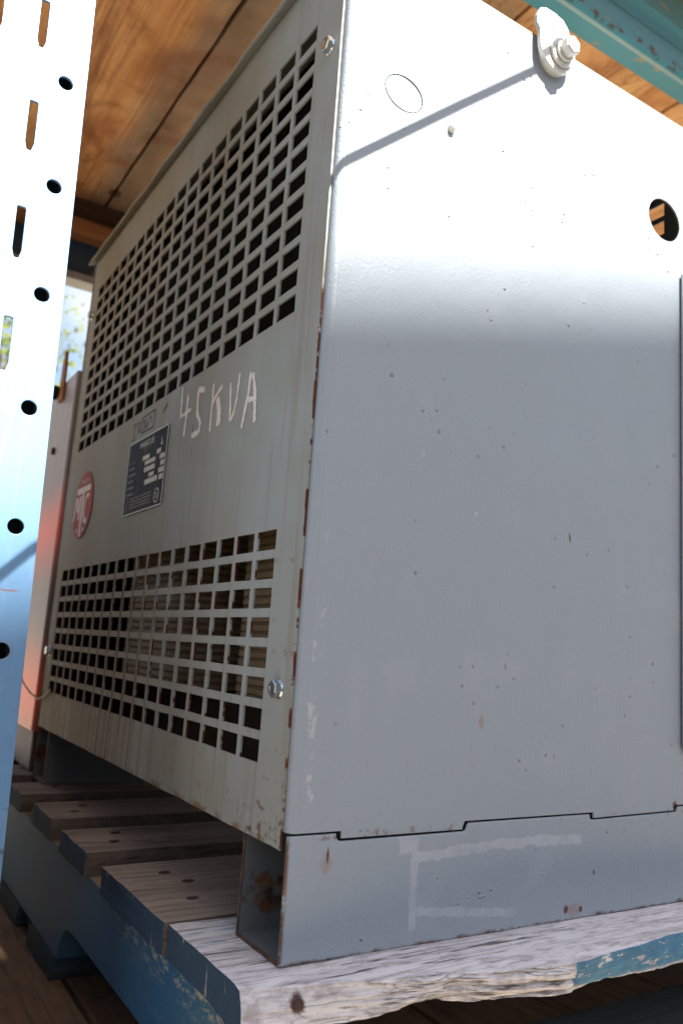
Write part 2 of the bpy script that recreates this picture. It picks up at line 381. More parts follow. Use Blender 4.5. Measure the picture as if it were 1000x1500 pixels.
BLUE_END = (0.016, 0.042, 0.075); BLUE = (0.055, 0.21, 0.33)
def st_pallet(g, col):
    endn = g.nx.step(-0.55, -0.8)*g.x.step(0.0, -0.02)
    wn_ = g.noise(1, 4, v=g.vec(g.x*20, g.y*130, g.z*25))
    col = g.mix(endn*(0.98-wn_.step(0.62, 0.72)*0.8), col, BLUE_END)
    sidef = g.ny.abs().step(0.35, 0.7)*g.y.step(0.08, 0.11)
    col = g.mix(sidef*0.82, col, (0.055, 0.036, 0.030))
    col = g.mix(g.noise(1, 5, 0.7, v=g.vec(g.x*45, g.y*160, g.z*50)).step(0.46, 0.66)*0.5*(1-endn), col, (0.16, 0.115, 0.085))
    rs = g.voro(19, v=g.vec(g.x*1.0, g.y*1.0, 0)).step(0.085, 0.03)*g.noise(4, 2).step(0.5, 0.6)*g.x.step(0.14, 0.10)
    return g.mix(rs*0.8, col, (0.05, 0.022, 0.014))
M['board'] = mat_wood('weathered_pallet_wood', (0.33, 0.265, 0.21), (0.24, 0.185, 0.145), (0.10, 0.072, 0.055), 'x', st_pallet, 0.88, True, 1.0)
def st_lead(g, col):
    col = st_pallet(g, col); x, y, z = g.x, g.y, g.z
    n = g.noise(60, 4, 0.65); front = g.ny.step(-0.15, -0.5)*y.step(0.0, -0.015)
    b = (x+(n-0.5)*0.012).step(0.2005, 0.2035)*front*(1-g.noise(1, 4, 0.7, v=g.vec(x*60, y*60, z*170)).step(0.57, 0.63)*0.8)
    b = b*(z+(n-0.5)*0.008).step(-0.0235, -0.0195)
    col = g.mix(b*0.95, col, g.mix(n.step(0.35, 0.65), (0.025, 0.115, 0.20), (0.05, 0.17, 0.26)))
    blt = (g.noise(1, 4, v=g.vec(x*30, y*120, 0)).step(0.57, 0.64)*y.step(0.045, 0.06)*y.step(0.10, 0.09)*x.step(0.10, 0.0)*g.nz.step(0.5, 0.8))
    col = g.mix(blt*0.6, col, (0.10, 0.22, 0.30))
    wv_ = (g.noise(14, 2)-0.5)*0.02
    cr_ = (g.noise(1, 3, 0.6, v=g.vec(x*11+3, 0.0, (z+wv_)*330))-0.5).abs().step(0.030, 0.006)*front*(x.step(0.02, 0.08)*0.7+0.15)*(1-b)
    col = g.mix(cr_, col, (0.07, 0.05, 0.04))
    sp_ = g.noise(1, 5, 0.75, v=g.vec(x*55, y*150, z*420)).step(0.52, 0.68)*front*(1-b)
    col = g.mix(sp_*0.55, col, (0.17, 0.145, 0.135))
    rs = g.spot(x, z, 0.0010, -0.0115, 0.0055, 0.0075, n, 0.9)*front
    col = g.mix(rs*0.92, col, (0.062, 0.017, 0.009))
    return col
M['lead'] = mat_wood('pale_split_pallet_wood', (0.66, 0.625, 0.635), (0.57, 0.535, 0.54), (0.34, 0.30, 0.29), 'x', st_lead, 0.85, True, 1.0)
def mat_stringer():
    g = G('blue_stringer_paint'); x, y, z = g.x, g.y, g.z
    a = g.noise(5, 4); f = g.noise(1, 4, v=g.vec(x*60, y*9, z*120)); n = g.noise(1, 5, 0.7, v=g.vec(x*80, y*90, z*260))
    col = g.mix(a.step(0.3, 0.7), (0.022, 0.085, 0.165), (0.040, 0.105, 0.145))
    col = g.mix(f.step(0.5, 0.75)*0.35, col, (0.03, 0.07, 0.11))
    worn = ((z+0.022).abs().step(0.028, 0.0)+0.05)*n.step(0.50, 0.60)*y.step(0.30, 0.14)
    col = g.mix(worn.clamp(), col, (0.33, 0.28, 0.20))
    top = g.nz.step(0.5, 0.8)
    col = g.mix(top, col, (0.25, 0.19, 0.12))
    return g.done(col, 0.7, 0, g.bump(f+n*0.4, 0.3, 0.001), 0.3)
M['stringer'] = mat_stringer(); M['bottom'] = mat_wood('dark_blue_bottom_board', (0.022, 0.04, 0.055), (0.03, 0.035, 0.035), (0.015, 0.018, 0.02), 'x', None, 0.85, False)
def mat_upright():
    g = G('blue_rack_paint'); x, y, z = g.x, g.y, g.z
    s = g.noise(1, 4, v=g.vec(x*260, y*260, z*7)); n = g.noise(60, 4, 0.65); b = g.noise(7, 3)
    col = g.mix(b, (0.158, 0.296, 0.485), (0.122, 0.25, 0.435))
    col = g.mix(s.step(0.5, 0.75)*0.25, col, (0.26, 0.37, 0.48))
    z0 = ((z-0.1837+0.04695).mod(0.0939)-0.04695)
    d = ((x+0.1590).pow(2)+z0.pow(2)).pow(0.5)+(n-0.5)*0.004
    r = (d-0.0074).abs().step(0.0016, 0.0004)*g.noise(9, 2).step(0.35, 0.6)*z.step(0.24, 0.20)
    r2 = (z-0.229+(n-0.5)*0.004).abs().step(0.0012, 0.0003)*x.step(-0.175, -0.168)*x.step(-0.150, -0.156)*n.step(0.46, 0.56)
    col = g.mix(r.max(r2)*0.8, col, (0.24, 0.10, 0.035))
    mot = g.noise(45, 5, 0.7).step(0.50, 0.66)
    col = g.mix(mot*0.22, col, (0.12, 0.20, 0.30))
    col = g.mix(g.noise(1, 5, 0.7, v=g.vec(x*300, y*300, z*12)).step(0.62, 0.68)*0.4, col, (0.33, 0.40, 0.46))
    scr = g.noise(1, 4, 0.7, v=g.vec(x*210, y*200, z*26)).step(0.665, 0.70)*z.step(0.16, 0.08)
    ed = (x+0.140).abs().step(0.006, 0.001)*g.noise(1, 4, v=g.vec(x*10, y*10, z*60)).step(0.56, 0.62)*z.step(0.10, 0.0)
    col = g.mix(scr.max(ed)*0.9, col, (0.03, 0.02, 0.018))
    return g.done(col, 0.38, 0.15, g.bump(s, 0.08, 0.0006), 0.5)
M['upright'] = mat_upright(); M['updark'] = mat_plain('dark_channel_inside', (0.03, 0.032, 0.03), 0.6, spec=0.2)  # flanges and lips coloured darker than the front face
def mat_beam(name, base):
    g = G(name); x, y, z = g.x, g.y, g.z
    n = g.noise(60, 5, 0.65); b = g.noise(9, 3)
    col = g.mix(b, base, tuple(c*0.82 for c in base))
    col = g.mix(g.noise(40, 4, 0.6, v=g.vec(x*0.5, y, z)).step(0.64, 0.70)*0.75, col, (0.30, 0.20, 0.11))
    ru = (z-0.912).abs().step(0.009, 0.002)*n.step(0.50, 0.58)*y.step(0.07, 0.06)
    col = g.mix(ru*0.9, col, (0.05, 0.022, 0.016))
    pal = (y-0.060).abs().step(0.0035, 0.0012)*z.step(0.9075, 0.906)
    col = g.mix(pal*0.45, col, (0.42, 0.46, 0.42))
    return g.done(col, 0.42, 0.0, g.bump(n, 0.1, 0.0008), 0.5)
M['beam'] = mat_beam('teal_beam_paint', (0.052, 0.235, 0.29)); M['beam_dark'] = mat_beam('navy_beam_paint', (0.03, 0.065, 0.10))
M['beam_grey'] = mat_plain('pale_beam_lip', (0.36, 0.35, 0.33), 0.5)

# ------------------------------------------------------------------ ground and added off-camera light blockers
def mat_ground():
    g = G('yard_ground'); a = g.noise(0.7, 5); f = g.noise(60, 4)
    return g.done(g.mix(f, g.mix(a, (0.36, 0.305, 0.235), (0.30, 0.255, 0.195)), (0.27, 0.23, 0.175)), 0.9, 0, g.bump(f, 0.4, 0.01), 0.2)
gr = raw('ground', [(-120, -120, -1.5), (120, -120, -1.5), (120, 120, -1.5), (-120, 120, -1.5)], [(0, 1, 2, 3)], mat_ground())
tag(gr, 'pale sandy yard ground below the rack', 'ground', kind='structure')

# unseen slab on posts, added to throw the soft shadow line on the transformer
can = thing('sun_blocker', (0.5, -5.0, -1.5), 'unseen flat slab on posts, added to cast the shadow line', 'sun_blocker')
ang = math.atan(0.25/1.19); H = 8.4
ex, ey = math.cos(ang), math.sin(ang); px, py_ = 0.12*(H-0.492)/1.19, -(H-0.492)/1.19
def slabp(u, v, z): return (px+ex*u+ey*v, py_+ey*u-ex*v, z)      # v = 0 at the slab edge, growing away from the rack
for nm, u0, u1, v0, v1, z0, z1 in [('blocker_slab', -6, 6, 0, 1.25, H-0.12, H)] + [('blocker_post', u-0.06, u+0.06, 0.9, 1.02, -1.5, H) for u in (-5.5, 5.5)]:
    vs = [slabp(u, v, z) for z in (z0, z1) for v in (v0, v1) for u in (u0, u1)]
    raw(nm, vs, [(0, 1, 3, 2), (4, 5, 7, 6), (0, 1, 5, 4), (2, 3, 7, 6), (0, 2, 6, 4), (1, 3, 7, 5)], M['case'], can)

sc_ = thing('sky_blocker', (0.5, -5.6, -1.5), 'long dark blue box, unseen, added to block low sky and ground light', 'light_blocker')
box('sky_blocker_body', -9, 10, -6.4, -4.3, -1.5, 1.2, mat_plain('dark_blocker_paint', (0.035, 0.06, 0.10), 0.6), sc_, 0.02)  # added out of view to hold back low sky and far ground light

# ------------------------------------------------------------------ rack: beams, decks, upright
def rack_beam(name, y0, y1, z0, z1, mat, label, flip=1):
    # stepped box beam: a plain face, a rolled shoulder and a ledge, swept along x
    if flip > 0: prof = [(y0, z0+0.004), (y0+0.004, z0), (y1-0.003, z0), (y1, z0+0.003), (y1, z1-0.03), (y1-0.012, z1-0.03), (y1-0.012, z1), (y0+0.006, z1), (y0+0.001, z1-0.006), (y0+0.001, z0+0.066), (y0+0.008, z0+0.060), (y0+0.010, z0+0.050), (y0+0.008, z0+0.040), (y0+0.001, z0+0.034), (y0, z0+0.024)]
    else: prof = [(y0, z0), (y1, z0), (y1, z1), (y0, z1)]
    xs = [-1.2, 1.6]; n = len(prof)
    vs = [(x, a, b) for x in xs for a, b in prof]
    fs = [(i, (i+1) % n, n+(i+1) % n, n+i) for i in range(n)] + [tuple(range(n)), tuple(range(n, 2*n))]
    bm = bmesh.new(); bv = [bm.verts.new(v) for v in vs]
    for f in fs: bm.faces.new([bv[i] for i in f])
    return tag(bm_out(name, bm, mat), label, 'rack beam', 'horizontal beams of the storage rack')
rack_beam('rack_beam', 0.054, 0.086, 0.9045, 1.017, M['beam'], 'teal painted steel beam with rust specks, above the sunlit lifting lug')
rack_beam('rack_beam', 0.054, 0.086, -0.290, -0.1755, M['beam'], 'teal steel beam carrying the floor planks below the pallet')
bb = thing('rack_beam', (0.2, 1.035, 0.87), 'dark navy beam with pale lower lip behind the transformer, against the sky', 'rack beam', 'horizontal beams of the storage rack')
box('beam_web', -1.2, 1.6, 1.031, 1.065, 0.8775, 1.0165, M['beam_dark'], bb, 0.003)
box('lower_lip', -1.2, 1.6, 1.022, 1.066, 0.862, 0.877, M['beam_grey'], bb, 0.002)
lg = thing('ledger_board', (0.2, 1.02, 0.95), 'dark brown and orange wooden boards nailed under the deck at the back', 'board')
box('upper_board', -1.1, 1.5, 1.008, 1.030, 0.978, 1.0185, M['ledger_dark'], lg, 0.001)
box('lower_board', -1.1, 1.5, 0.985, 1.029, 0.940, 0.968, M['ledger'], lg, 0.003)

dk = thing('shelf_deck', (0.2, 0.5, 1.02), 'orange knotty wooden deck planks seen from below, above the transformer', 'deck')
for i, (a, b) in enumerate([(-0.83, -0.535), (-0.531, -0.235), (-0.231, 0.0635), (0.0675, 0.362), (0.366, 0.66), (0.664, 0.96), (0.964, 1.26)]):
    plank('plank', a, b, -0.065, 1.10, 1.0195, 1.058, M['deck'], dk, 'y', i+2, 0.0008, 60, 0.0016)
box('gap_light_blocker', -0.80, 1.24, -0.078, 1.08, 1.0600, 1.072, M['ledger'], dk, 0.001)  # unseen sheet added so sun does not leak through the plank gaps
fl = thing('floor', (0.2, 0.5, -0.1735), 'brown wooden shelf planks under the blue pallet', 'floor', kind='structure')
for i, (a, b) in enumerate([(-0.9, -0.61), (-0.606, -0.315), (-0.311, -0.02), (-0.016, 0.275), (0.279, 0.57), (0.574, 0.865), (0.869, 1.16)]):
    plank('plank', a, b, 0.03, 1.10, -0.1745, -0.1440, M['floor'], fl, 'y', i+20, 0.0006, 60, 0.0012)

# perforated upright, leaning a touch to the left as it goes up
UL = 0.0226
def upx(x, z): return x + 0.0 - UL*(z-0.312)
ur = thing('rack_upright', (-0.20, 0.19, -1.5), 'blue slotted steel rack upright with round holes, sunlit white at the top', 'rack upright')
zt, zb = 1.6, -1.5
holes = []
xo = -0.2035
k0 = -22
for k in range(-22, 16):
    zc = 0.3715 + 0.0939*k
    if zb+0.05 < zc < zt-0.05: holes.append(circ(-0.1617, zc, 0.0061, 28))
    zs = 0.4407 + 0.0930*k - 0.0219
    for cxx in (-0.1841, -0.2188):
        if zb+0.05 < zs < zt-0.05:
            holes.append([(cxx-0.0035, zs+0.0209), (cxx-0.0024, zs+0.0219), (cxx+0.0024, zs+0.0219), (cxx+0.0035, zs+0.0209), (cxx+0.0035, zs-0.0152), (cxx+0.0017, zs-0.0219), (cxx-0.0017, zs-0.0219), (cxx-0.0035, zs-0.0152)])
me = sheet([(-0.2620, zb), (-0.1448, zb), (-0.1448, zt), (-0.2620, zt)], holes, 0.0030, lambda u, v, wv: (upx(u, v), 0.1694+wv, v), 0.0003)
link('front_face', me, M['upright'], ur)
for nm, xa, xb_ in (('side_flange', -0.1473, -0.1451), ('side_flange', -0.2617, -0.2595)):
    vs = [(upx(x_, z_), y_, z_) for z_ in (zb, zt) for y_ in (0.1724, 0.235) for x_ in (xa, xb_)]
    raw(nm, vs, [(0, 1, 3, 2), (4, 5, 7, 6), (0, 1, 5, 4), (2, 3, 7, 6), (0, 2, 6, 4), (1, 3, 7, 5)], M['updark'], ur)
for nm, xa, xb_ in (('return_lip', -0.1593, -0.1475), ('return_lip', -0.2593, -0.2475)):
    vs = [(upx(x_, z_), y_, z_) for z_ in (zb, zt) for y_ in (0.2328, 0.235) for x_ in (xa, xb_)]
    raw(nm, vs, [(0, 1, 3, 2), (4, 5, 7, 6), (0, 1, 5, 4), (2, 3, 7, 6), (0, 2, 6, 4), (1, 3, 7, 5)], M['updark'], ur)

# ------------------------------------------------------------------ pallet
pal = thing('pallet', (0.45, 0.45, -0.1435), 'weathered wooden pallet with blue painted stringers and board ends under the transformer', 'pallet')
fr = [(-0.04, -0.020), (-0.028, -0.0165), (0.02, -0.0265), (0.088, -0.0377), (0.125, -0.0489), (0.165, -0.0587), (0.206, -0.0643), (0.2635, -0.0587), (0.34, -0.0515), (0.6, -0.05), (1.0, -0.045)]
fb = [(-0.04, -0.024), (0.02, -0.0290), (0.084, -0.0310), (0.144, -0.0425), (0.218, -0.0540), (0.336, -0.0530), (1.0, -0.045)]
fbz = [(-0.04, -0.0275), (0.02, -0.0255), (0.10, -0.0215), (0.144, -0.0238), (0.2, -0.0255), (0.24, -0.0215), (0.3, -0.0235), (0.34, -0.0225), (1, -0.023)]
NU, NT, NF = 420, 14, 22
vs, fs = [], []
for i in range(NU+1):
    x = -0.034 + 1.014*i/NU
    yt, yb_, zb_ = interp(fr, x), interp(fb, x), interp(fbz, x)
    split = max(0.0, min(1.0, (x-0.03)/0.05))*max(0.0, min(1.0, (0.215-x)/0.03))
    yt += 0.0010*fbm(x*45, 3, 1) + 0.0016*split*fbm(x*22, 9, 4)
    zb_ += 0.0012*fbm(x*30, 7, 2) + 0.0022*max(0, fbm(x*55, 2, 9))
    row = []
    for j in range(NT+1):                                   # top, back to front
        t = j/NT; yy = 0.100 + (yt-0.100)*t
        dip = -0.0014*max(0.0, 1-abs(yy-yt)/0.004)
        row.append((x, yy, dip+0.0007*fbm(x*6, yy*60, 5)-0.0002-0.0012*max(0, nz(x*9, yy*70, 1)-0.25)))
    for j in range(1, NF+1):                                # front face
        t = j/NF; zz = -0.0014 + (zb_+0.0014)*t
        wob = 0.012*nz(x*14, 0, 3)*split
        rid = 1-abs(nz(x*9+2, (zz+wob)*240, 7.7))*2
        r2 = 1-abs(nz(x*40, (zz+wob)*420, 2.7))*2
        dd = (0.0005+0.0034*split)*rid + (0.0005+0.0009*split)*r2 - 0.0024*split*math.exp(-((x-0.112)/0.012)**2)*math.exp(-((t-0.45)/0.25)**2)*2.0
        row.append((x, yt+(yb_-yt)*t - dd - 0.0012*math.sin(math.pi*t), zz))
    row.append((x, 0.03, -0.0225)); row.append((x, 0.100, -0.0225))
    vs += row
m = NT+1+NF+2
for i in range(NU):
    for k in range(m): fs.append((i*m+k, i*m+(k+1) % m, (i+1)*m+(k+1) % m, (i+1)*m+k))
fs.append(tuple(range(m))); fs.append(tuple(range(NU*m, (NU+1)*m)))
bm = bmesh.new(); bv = [bm.verts.new(v) for v in vs]
for f in fs: bm.faces.new([bv[i] for i in f])
o = bm_out('deck_board', bm, M['lead'], pal, False); o['label'] = 'pale splintered front board with a blue patch on its edge'
for i, (a, b, sx) in enumerate([(0.1035, 0.262, -0.036), (0.311, 0.409, -0.036), (0.455, 0.5505, -0.035), (0.607, 0.692, -0.037), (0.745, 0.84, -0.035), (0.89, 1.0, -0.036)]):
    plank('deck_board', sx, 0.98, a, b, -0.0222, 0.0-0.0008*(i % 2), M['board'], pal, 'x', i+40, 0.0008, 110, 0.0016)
# nails
nail_v, nail_f = lathe([(0.0042, 0), (0.0042, 0.0006), (0.003, 0.0012)], 10, 'z')
nme = bpy.data.meshes.new('nail_head'); nme.from_pydata(nail_v, [], nail_f); nme.materials.append(mat_plain('rusty_nail', (0.045, 0.02, 0.014), 0.8))
for nx_, ny_ in [(0.0, 0.345), (0.012, 0.38), (-0.002, 0.49), (0.015, 0.52), (0.004, 0.15), (0.018, 0.195), (0.008, 0.225), (0.012, 0.65), (0.003, 0.80)]:
    o = link('nail_head', nme, None, pal); o.location = (nx_, ny_, 0.0003)
    o.matrix_parent_inverse = pal.matrix_basis.inverted(); o.scale = (1.3, 0.8, 0.6)
v2, f2 = lathe([(0.0036, 0), (0.0036, 0.0008), (0.0022, 0.0015)], 12, 'y', (0.001, -0.0275, -0.0110))
raw('nail_head', v2, f2, nme.materials[0], pal)
def stringer(x0, x1):
    def arch(y0, y1, h=0.036, n=8):
        p = [(y1, -0.1205)]
        for i in range(n+1):
            a = math.pi/2*i/n; p.append((y1-0.030*math.sin(a)*1.0, -0.1205+h*(1-(1-math.sin(a))**1.0)**0.9*(0.9+0.1*math.sin(a)) if i else -0.1205+0.004))
        for i in range(n, -1, -1):
            a = math.pi/2*i/n; p.append((y0+0.030*math.sin(a), -0.1205+h*math.sin(a)))
        return p
    a1 = [(0.3925, -0.1205), (0.3855, -0.105), (0.3790, -0.094), (0.3700, -0.0875), (0.3590, -0.0848), (0.3430, -0.0835), (0.15, -0.0850), (0.120, -0.0860), (0.105, -0.094), (0.098, -0.108), (0.096, -0.1205)]
    a2 = [(0.71+(y-0.096)*0.65, z) for y, z in a1]
    out = [(-0.005, -0.0228), (-0.005, -0.1205)] + a1[::-1] + a2[::-1] + [(1.0, -0.1205), (1.0, -0.0228)]
    me = sheet(out, [], x1-x0, lambda u, v, wv: (x0+wv+0.0006*fbm(u*14, v*14, 3), u, v), 0.0012)
    return link('stringer', me, M['stringer'], pal)
stringer(-0.0305, 0.008); stringer(0.62, 0.658); stringer(0.93, 0.968)
for i, (a, b) in enumerate([(0.0, 0.095), (0.40, 0.51), (0.57, 0.68), (0.90, 1.0)]):
    plank('bottom_board', -0.033, 0.97, a, b, -0.1432, -0.1208, M['bottom'], pal, 'x', i+60, 0.0006, 50, 0.0014)

# ------------------------------------------------------------------ transformer
W = 0.4555; D = 0.735; ZT = 0.771
tf = thing('transformer', (0.228, 0.367, 0.0), 'grey ventilated dry-type transformer cabinet marked 45KVA in chalk, standing on the pallet', 'transformer')
GY, PY, PZ, ZU, ZL = 0.049, 0.03635, 0.0218, 0.714, 0.2866
HW, HH = 0.0300, 0.0153
def wave(y, z): return (0.0009*nz(y*5, z*4, 2.2)+0.0006*nz(y*14, z*11, 5.2))*min(1.0, max(0.0, (y-0.02)/0.08))
def grille(name, xo, sgn, y0, y1, z0, z1, zoff, mat):
    ys = [y0, y0+0.012, y0+0.026] + [v for i in range(18) for v in (GY+i*PY, GY+i*PY+HW)] + [y1-0.014, y1]
    zs = [z0, z0+0.012, z0+0.03]
    rows = sorted([(ZU+zoff-j*PZ-HH, ZU+zoff-j*PZ) for j in range(12)] + [(ZL-j*PZ-HH, ZL-j*PZ) for j in range(8)])
    for a, b in rows: zs += [a, b]
    gap = [ZL+0.02+i*0.0207 for i in range(7)]
    zs = sorted(zs + gap + [ZU+zoff+0.02, z1-0.012, z1])
    rs = {round(a, 5) for a, _ in rows}; cs = {round(GY+i*PY, 5) for i in range(18)}
    t = 0.0017; ny, nzz = len(ys), len(zs)
    def ishole(i, j): return round(ys[i], 5) in cs and round(zs[j], 5) in rs
    bm = bmesh.new(); F, B = {}, {}
    for i, y in enumerate(ys):
        for j, z in enumerate(zs):
            wv = wave(y, z)
            if z < z0+0.02: wv += 0.0006*nz(y*30, 0, 1)
            jy = 0.0005*nz(y*90, z*90, 3.3); jz = 0.0005*nz(y*90, z*90, 8.3)
            if name == 'front_panel' and z < ZL-7*PZ+0.001 and z > 0.11:          # the one bent bar
                for c_ in (10,):
                    if abs(y-(GY+c_*PY)) < 1e-4 or abs(y-(GY+(c_-1)*PY+HW)) < 1e-4: jy += 0.004*(1 if z < ZL-7*PZ-0.01 else 0.2)
            F[i, j] = bm.verts.new((xo+sgn*(wv), y+jy, z+jz)); B[i, j] = bm.verts.new((xo+sgn*(wv+t), y+jy, z+jz))
    for i in range(ny-1):
        for j in range(nzz-1):
            h = ishole(i, j)
            if not h:
                bm.faces.new((F[i, j], F[i+1, j], F[i+1, j+1], F[i, j+1])); bm.faces.new((B[i, j], B[i, j+1], B[i+1, j+1], B[i+1, j]))
            for (a, b), (di, dj) in ((((i, j), (i+1, j)), (0, -1)), (((i+1, j), (i+1, j+1)), (1, 0)), (((i+1, j+1), (i, j+1)), (0, 1)), (((i, j+1), (i, j)), (-1, 0))):
                ii, jj = i+di, j+dj
                outside = not (0 <= ii < ny-1 and 0 <= jj < nzz-1)
                if (not h and (outside or ishole(ii, jj))): bm.faces.new((F[a], F[b], B[b], B[a]))
    return bm_out(name, bm, mat, tf)
grille('front_panel', 0.0, 1, 0.008, 0.7332, 0.0692, 0.770, 0.0, M['front'])
grille('end_panel', W, -1, 0.008, 0.7332, 0.0692, 0.770, 0.0077, M['case'])
# folded flange on the far edge of the front panel
box('edge_flange', -0.0010, 0.0165, 0.7336, 0.7360, 0.074, 0.7655, M['front'], tf, 0.0006)

# side sheet with castellated bottom edge, cable hole and knockout
steps = [(0.0085, 0.0805), (0.0425, 0.0805), (0.0425, 0.0757), (0.1495, 0.0757), (0.1495, 0.0775), (0.1515, 0.0815), (0.2925, 0.0815), (0.2925, 0.0770), (0.3990, 0.0785), (0.4005, 0.0830), (W-0.008, 0.0830)]
out = steps + [(W-0.008, ZT), (0.0085, ZT)]
hole = circ(0.387, 0.6545, 0.0248, 56, 0.0222)
ko = circ(0.0578, 0.6458, 0.0191, 56, 0.0155)
me = sheet(out, [hole, ko], 0.0018, lambda u, v, wv: (u, 0.0018-wv+0.0016*nz(u*5, v*4, 1.3)*math.sin(math.pi*min(1, max(0, (v-0.08)/0.69)))**0.5*0.6, v), 0.0003)
bm = bmesh.new(); bm.from_mesh(me)
R_ = 0.0064
for (xa, sg, za) in ((0.0085, -1, 0.0805), (W-0.008, 1, 0.0830)):
    prev = None
    pts = [(xa+sg*R_*math.sin(a), R_*(1-math.cos(a))) for a in [math.pi/2*i/8 for i in range(9)]] + [(xa+sg*R_, 0.030)]
    zz = [za+(ZT-za)*i/20 for i in range(21)]
    grid = [[bm.verts.new((p[0], p[1]+0.00005, z)) for z in zz] for p in pts]
    for a, b in zip(grid, grid[1:]):
        for i in range(20):
            f = bm.faces.new((a[i], b[i], b[i+1], a[i+1])); f.smooth = True
bm.to_mesh(me); bm.free()
sp = link('side_panel', me, M['side'], tf)
# backing strip that darkens the slot between the side sheet and the base rail
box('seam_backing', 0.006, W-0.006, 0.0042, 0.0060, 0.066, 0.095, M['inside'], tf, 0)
# knockout slug, tipped slightly inside its opening
me = sheet(circ(0.0578, 0.6458, 0.0184, 56, 0.0149), [], 0.0016, lambda u, v, wv: (u, 0.0016-wv+0.0002+(v-0.6458)*0.05+(u-0.0578)*0.03, v), 0.0003)
link('knockout', me, M['side'], tf)
# base rails: U channels open at the end, the front one with raised tabs
def base_rail(name, y0, y1, flip):
    t = 0.0025
    tabs = [(0.001, 0.0), (W-0.001, 0.0), (W-0.001, 0.0815), (0.4045, 0.0815), (0.4028, 0.0771), (0.2915, 0.0755), (0.2890, 0.0765), (0.2882, 0.0801), (0.1560, 0.0800), (0.1540, 0.0785), (0.1533, 0.0755), (0.1505, 0.0742), (0.0430, 0.0738), (0.0405, 0.0745), (0.0390, 0.0765), (0.0388, 0.0790), (0.001, 0.0790)]
    ya, yb = (y0, y1) if flip > 0 else (y1, y0)
    me = sheet(tabs, [], t, lambda u, v, wv: (u, ya+flip*(t-wv)+flip*0.0004*nz(u*9, v*9, 4), v), 0.0011)
    web = link(name, me, M['side'] if flip > 0 else M['railin'], tf)
    bm = bmesh.new()
    box_bm(bm, 0.0012, W-0.0012, min(ya+flip*t, yb), max(ya+flip*t, yb), 0.0001, t, 0)
    box_bm(bm, 0.0012, W-0.0012, min(yb-flip*t, yb), max(yb-flip*t, yb), t, 0.074, 0)
    box_bm(bm, 0.06, W-0.06, min(ya+flip*t, yb-flip*t), max(ya+flip*t, yb-flip*t), 0.066, 0.068, 0)
    bm_out('rail_channel', bm, M['railin'], web)
    return web
def mat_railin():
    g = G('rusty_shaded_rail'); n = g.noise(16, 5, 0.65); f = g.noise(120, 4)  # rust over dark grey; the hollow's shade is put into the base colour
    col = g.mix(g.noise(6, 2), (0.14, 0.145, 0.145), (0.09, 0.09, 0.09)); ed = (g.x-0.0012).step(0.0016, 0.0004)
    col = g.mix((n.step(0.57, 0.66)*(1-(g.x-0.02).step(0.02, 0.08)*0.6)).max(ed*0.85), col, g.mix(f.step(0.4, 0.6), (0.045, 0.02, 0.012), (0.12, 0.05, 0.02)))
    return g.done(col, 0.7, 0, g.bump(f, 0.3, 0.0006), 0.2)
M['railin'] = mat_railin()
base_rail('base_rail', 0.0, 0.064, 1)
base_rail('base_rail', 0.668, 0.732, -1)
# rear sheet, lid
box('rear_panel', 0.004, W-0.004, 0.7375, 0.7395, 0.080, ZT, M['case'], tf, 0.0005)
lidx = 40
bm = bmesh.new(); bm_prof = [(0.010, 0.0), (0.0, 0.0), (0.0, 1.0), (0.012, 1.0)]
vsl = []
for i in range(lidx+1):
    y = 0.0006 + (D+0.007)*i/lidx
    wv = 0.0016*nz(y*16, 1, 2)+0.0010*nz(y*45, 4, 2); wz = 0.0012*nz(y*13, 7, 2)
    row = [bm.verts.new(p) for p in ((0.001, y, 0.7715), (-0.0085-wv*0.6, y, 0.7660+wz), (-0.0100-wv, y, 0.7662+wz), (-0.0098-wv, y, 0.7700+wz), (-0.003, y, 0.7735), (0.003, y, 0.7738), (W+0.006, y, 0.7738), (W+0.006, y, 0.7713))]
    vsl.append(row)
for a, b in zip(vsl, vsl[1:]):
    for k in range(8): bm.faces.new((a[k], a[(k+1) % 8], b[(k+1) % 8], b[k]))
bm.faces.new(vsl[0]); bm.faces.new(vsl[-1])
bm_out('lid', bm, M['front'], tf)
# cover plate at the right of the side sheet
me = sheet([(0.4085, 0.1330), (0.4105, 0.1312), (0.4535, 0.1312), (0.4535, 0.606), (0.4145, 0.606), (0.4135, 0.6020), (0.4105, 0.6010)], [], 0.0022, lambda u, v, wv: (u, -0.0022-wv, v), 0.0005)
link('cover_plate', me, M['side'], tf)
box('cover_plate_spacer', 0.415, 0.450, -0.0021, 0.0004, 0.135, 0.600, M['inside'], tf, 0)

# bolts: flanged hex heads
def hexbolt(axis, loc, rf=0.0072, rh=0.0056, hh=0.0062, rot=0.3, wash=0.0012, name='bolt', mat=None, parent=None):
    pts = [(rf*0.98, 0.0), (rf, wash*0.6), (rh*1.14, wash*1.5)]
    vs, fs = lathe(pts, 30, axis, loc)
    n0 = len(vs); prof = [(rh*1.15, wash), (rh*1.15, hh*0.86), (rh*0.98, hh), (rh*0.66, hh), (rh*0.60, hh*0.93)]
    base = []
    for r, h in prof:
        for i in range(6):
            a = rot+math.pi/3*i; c, s = r*math.cos(a), r*math.sin(a)
            p = {'y': (c, -h, s), '-x': (-h, c, s)}[axis]; vs.append(tuple(p[k]+loc[k] for k in range(3)))
    for j in range(len(prof)-1):
        for i in range(6): fs.append((n0+j*6+i, n0+j*6+(i+1) % 6, n0+(j+1)*6+(i+1) % 6, n0+(j+1)*6+i))
    fs.append(tuple(n0+(len(prof)-1)*6+i for i in range(6)))
    bm = bmesh.new(); bv = [bm.verts.new(v) for v in vs]
    for f in fs: bm.faces.new([bv[i] for i in f])
    return bm_out(name, bm, mat or M['zinc'], parent or tf)
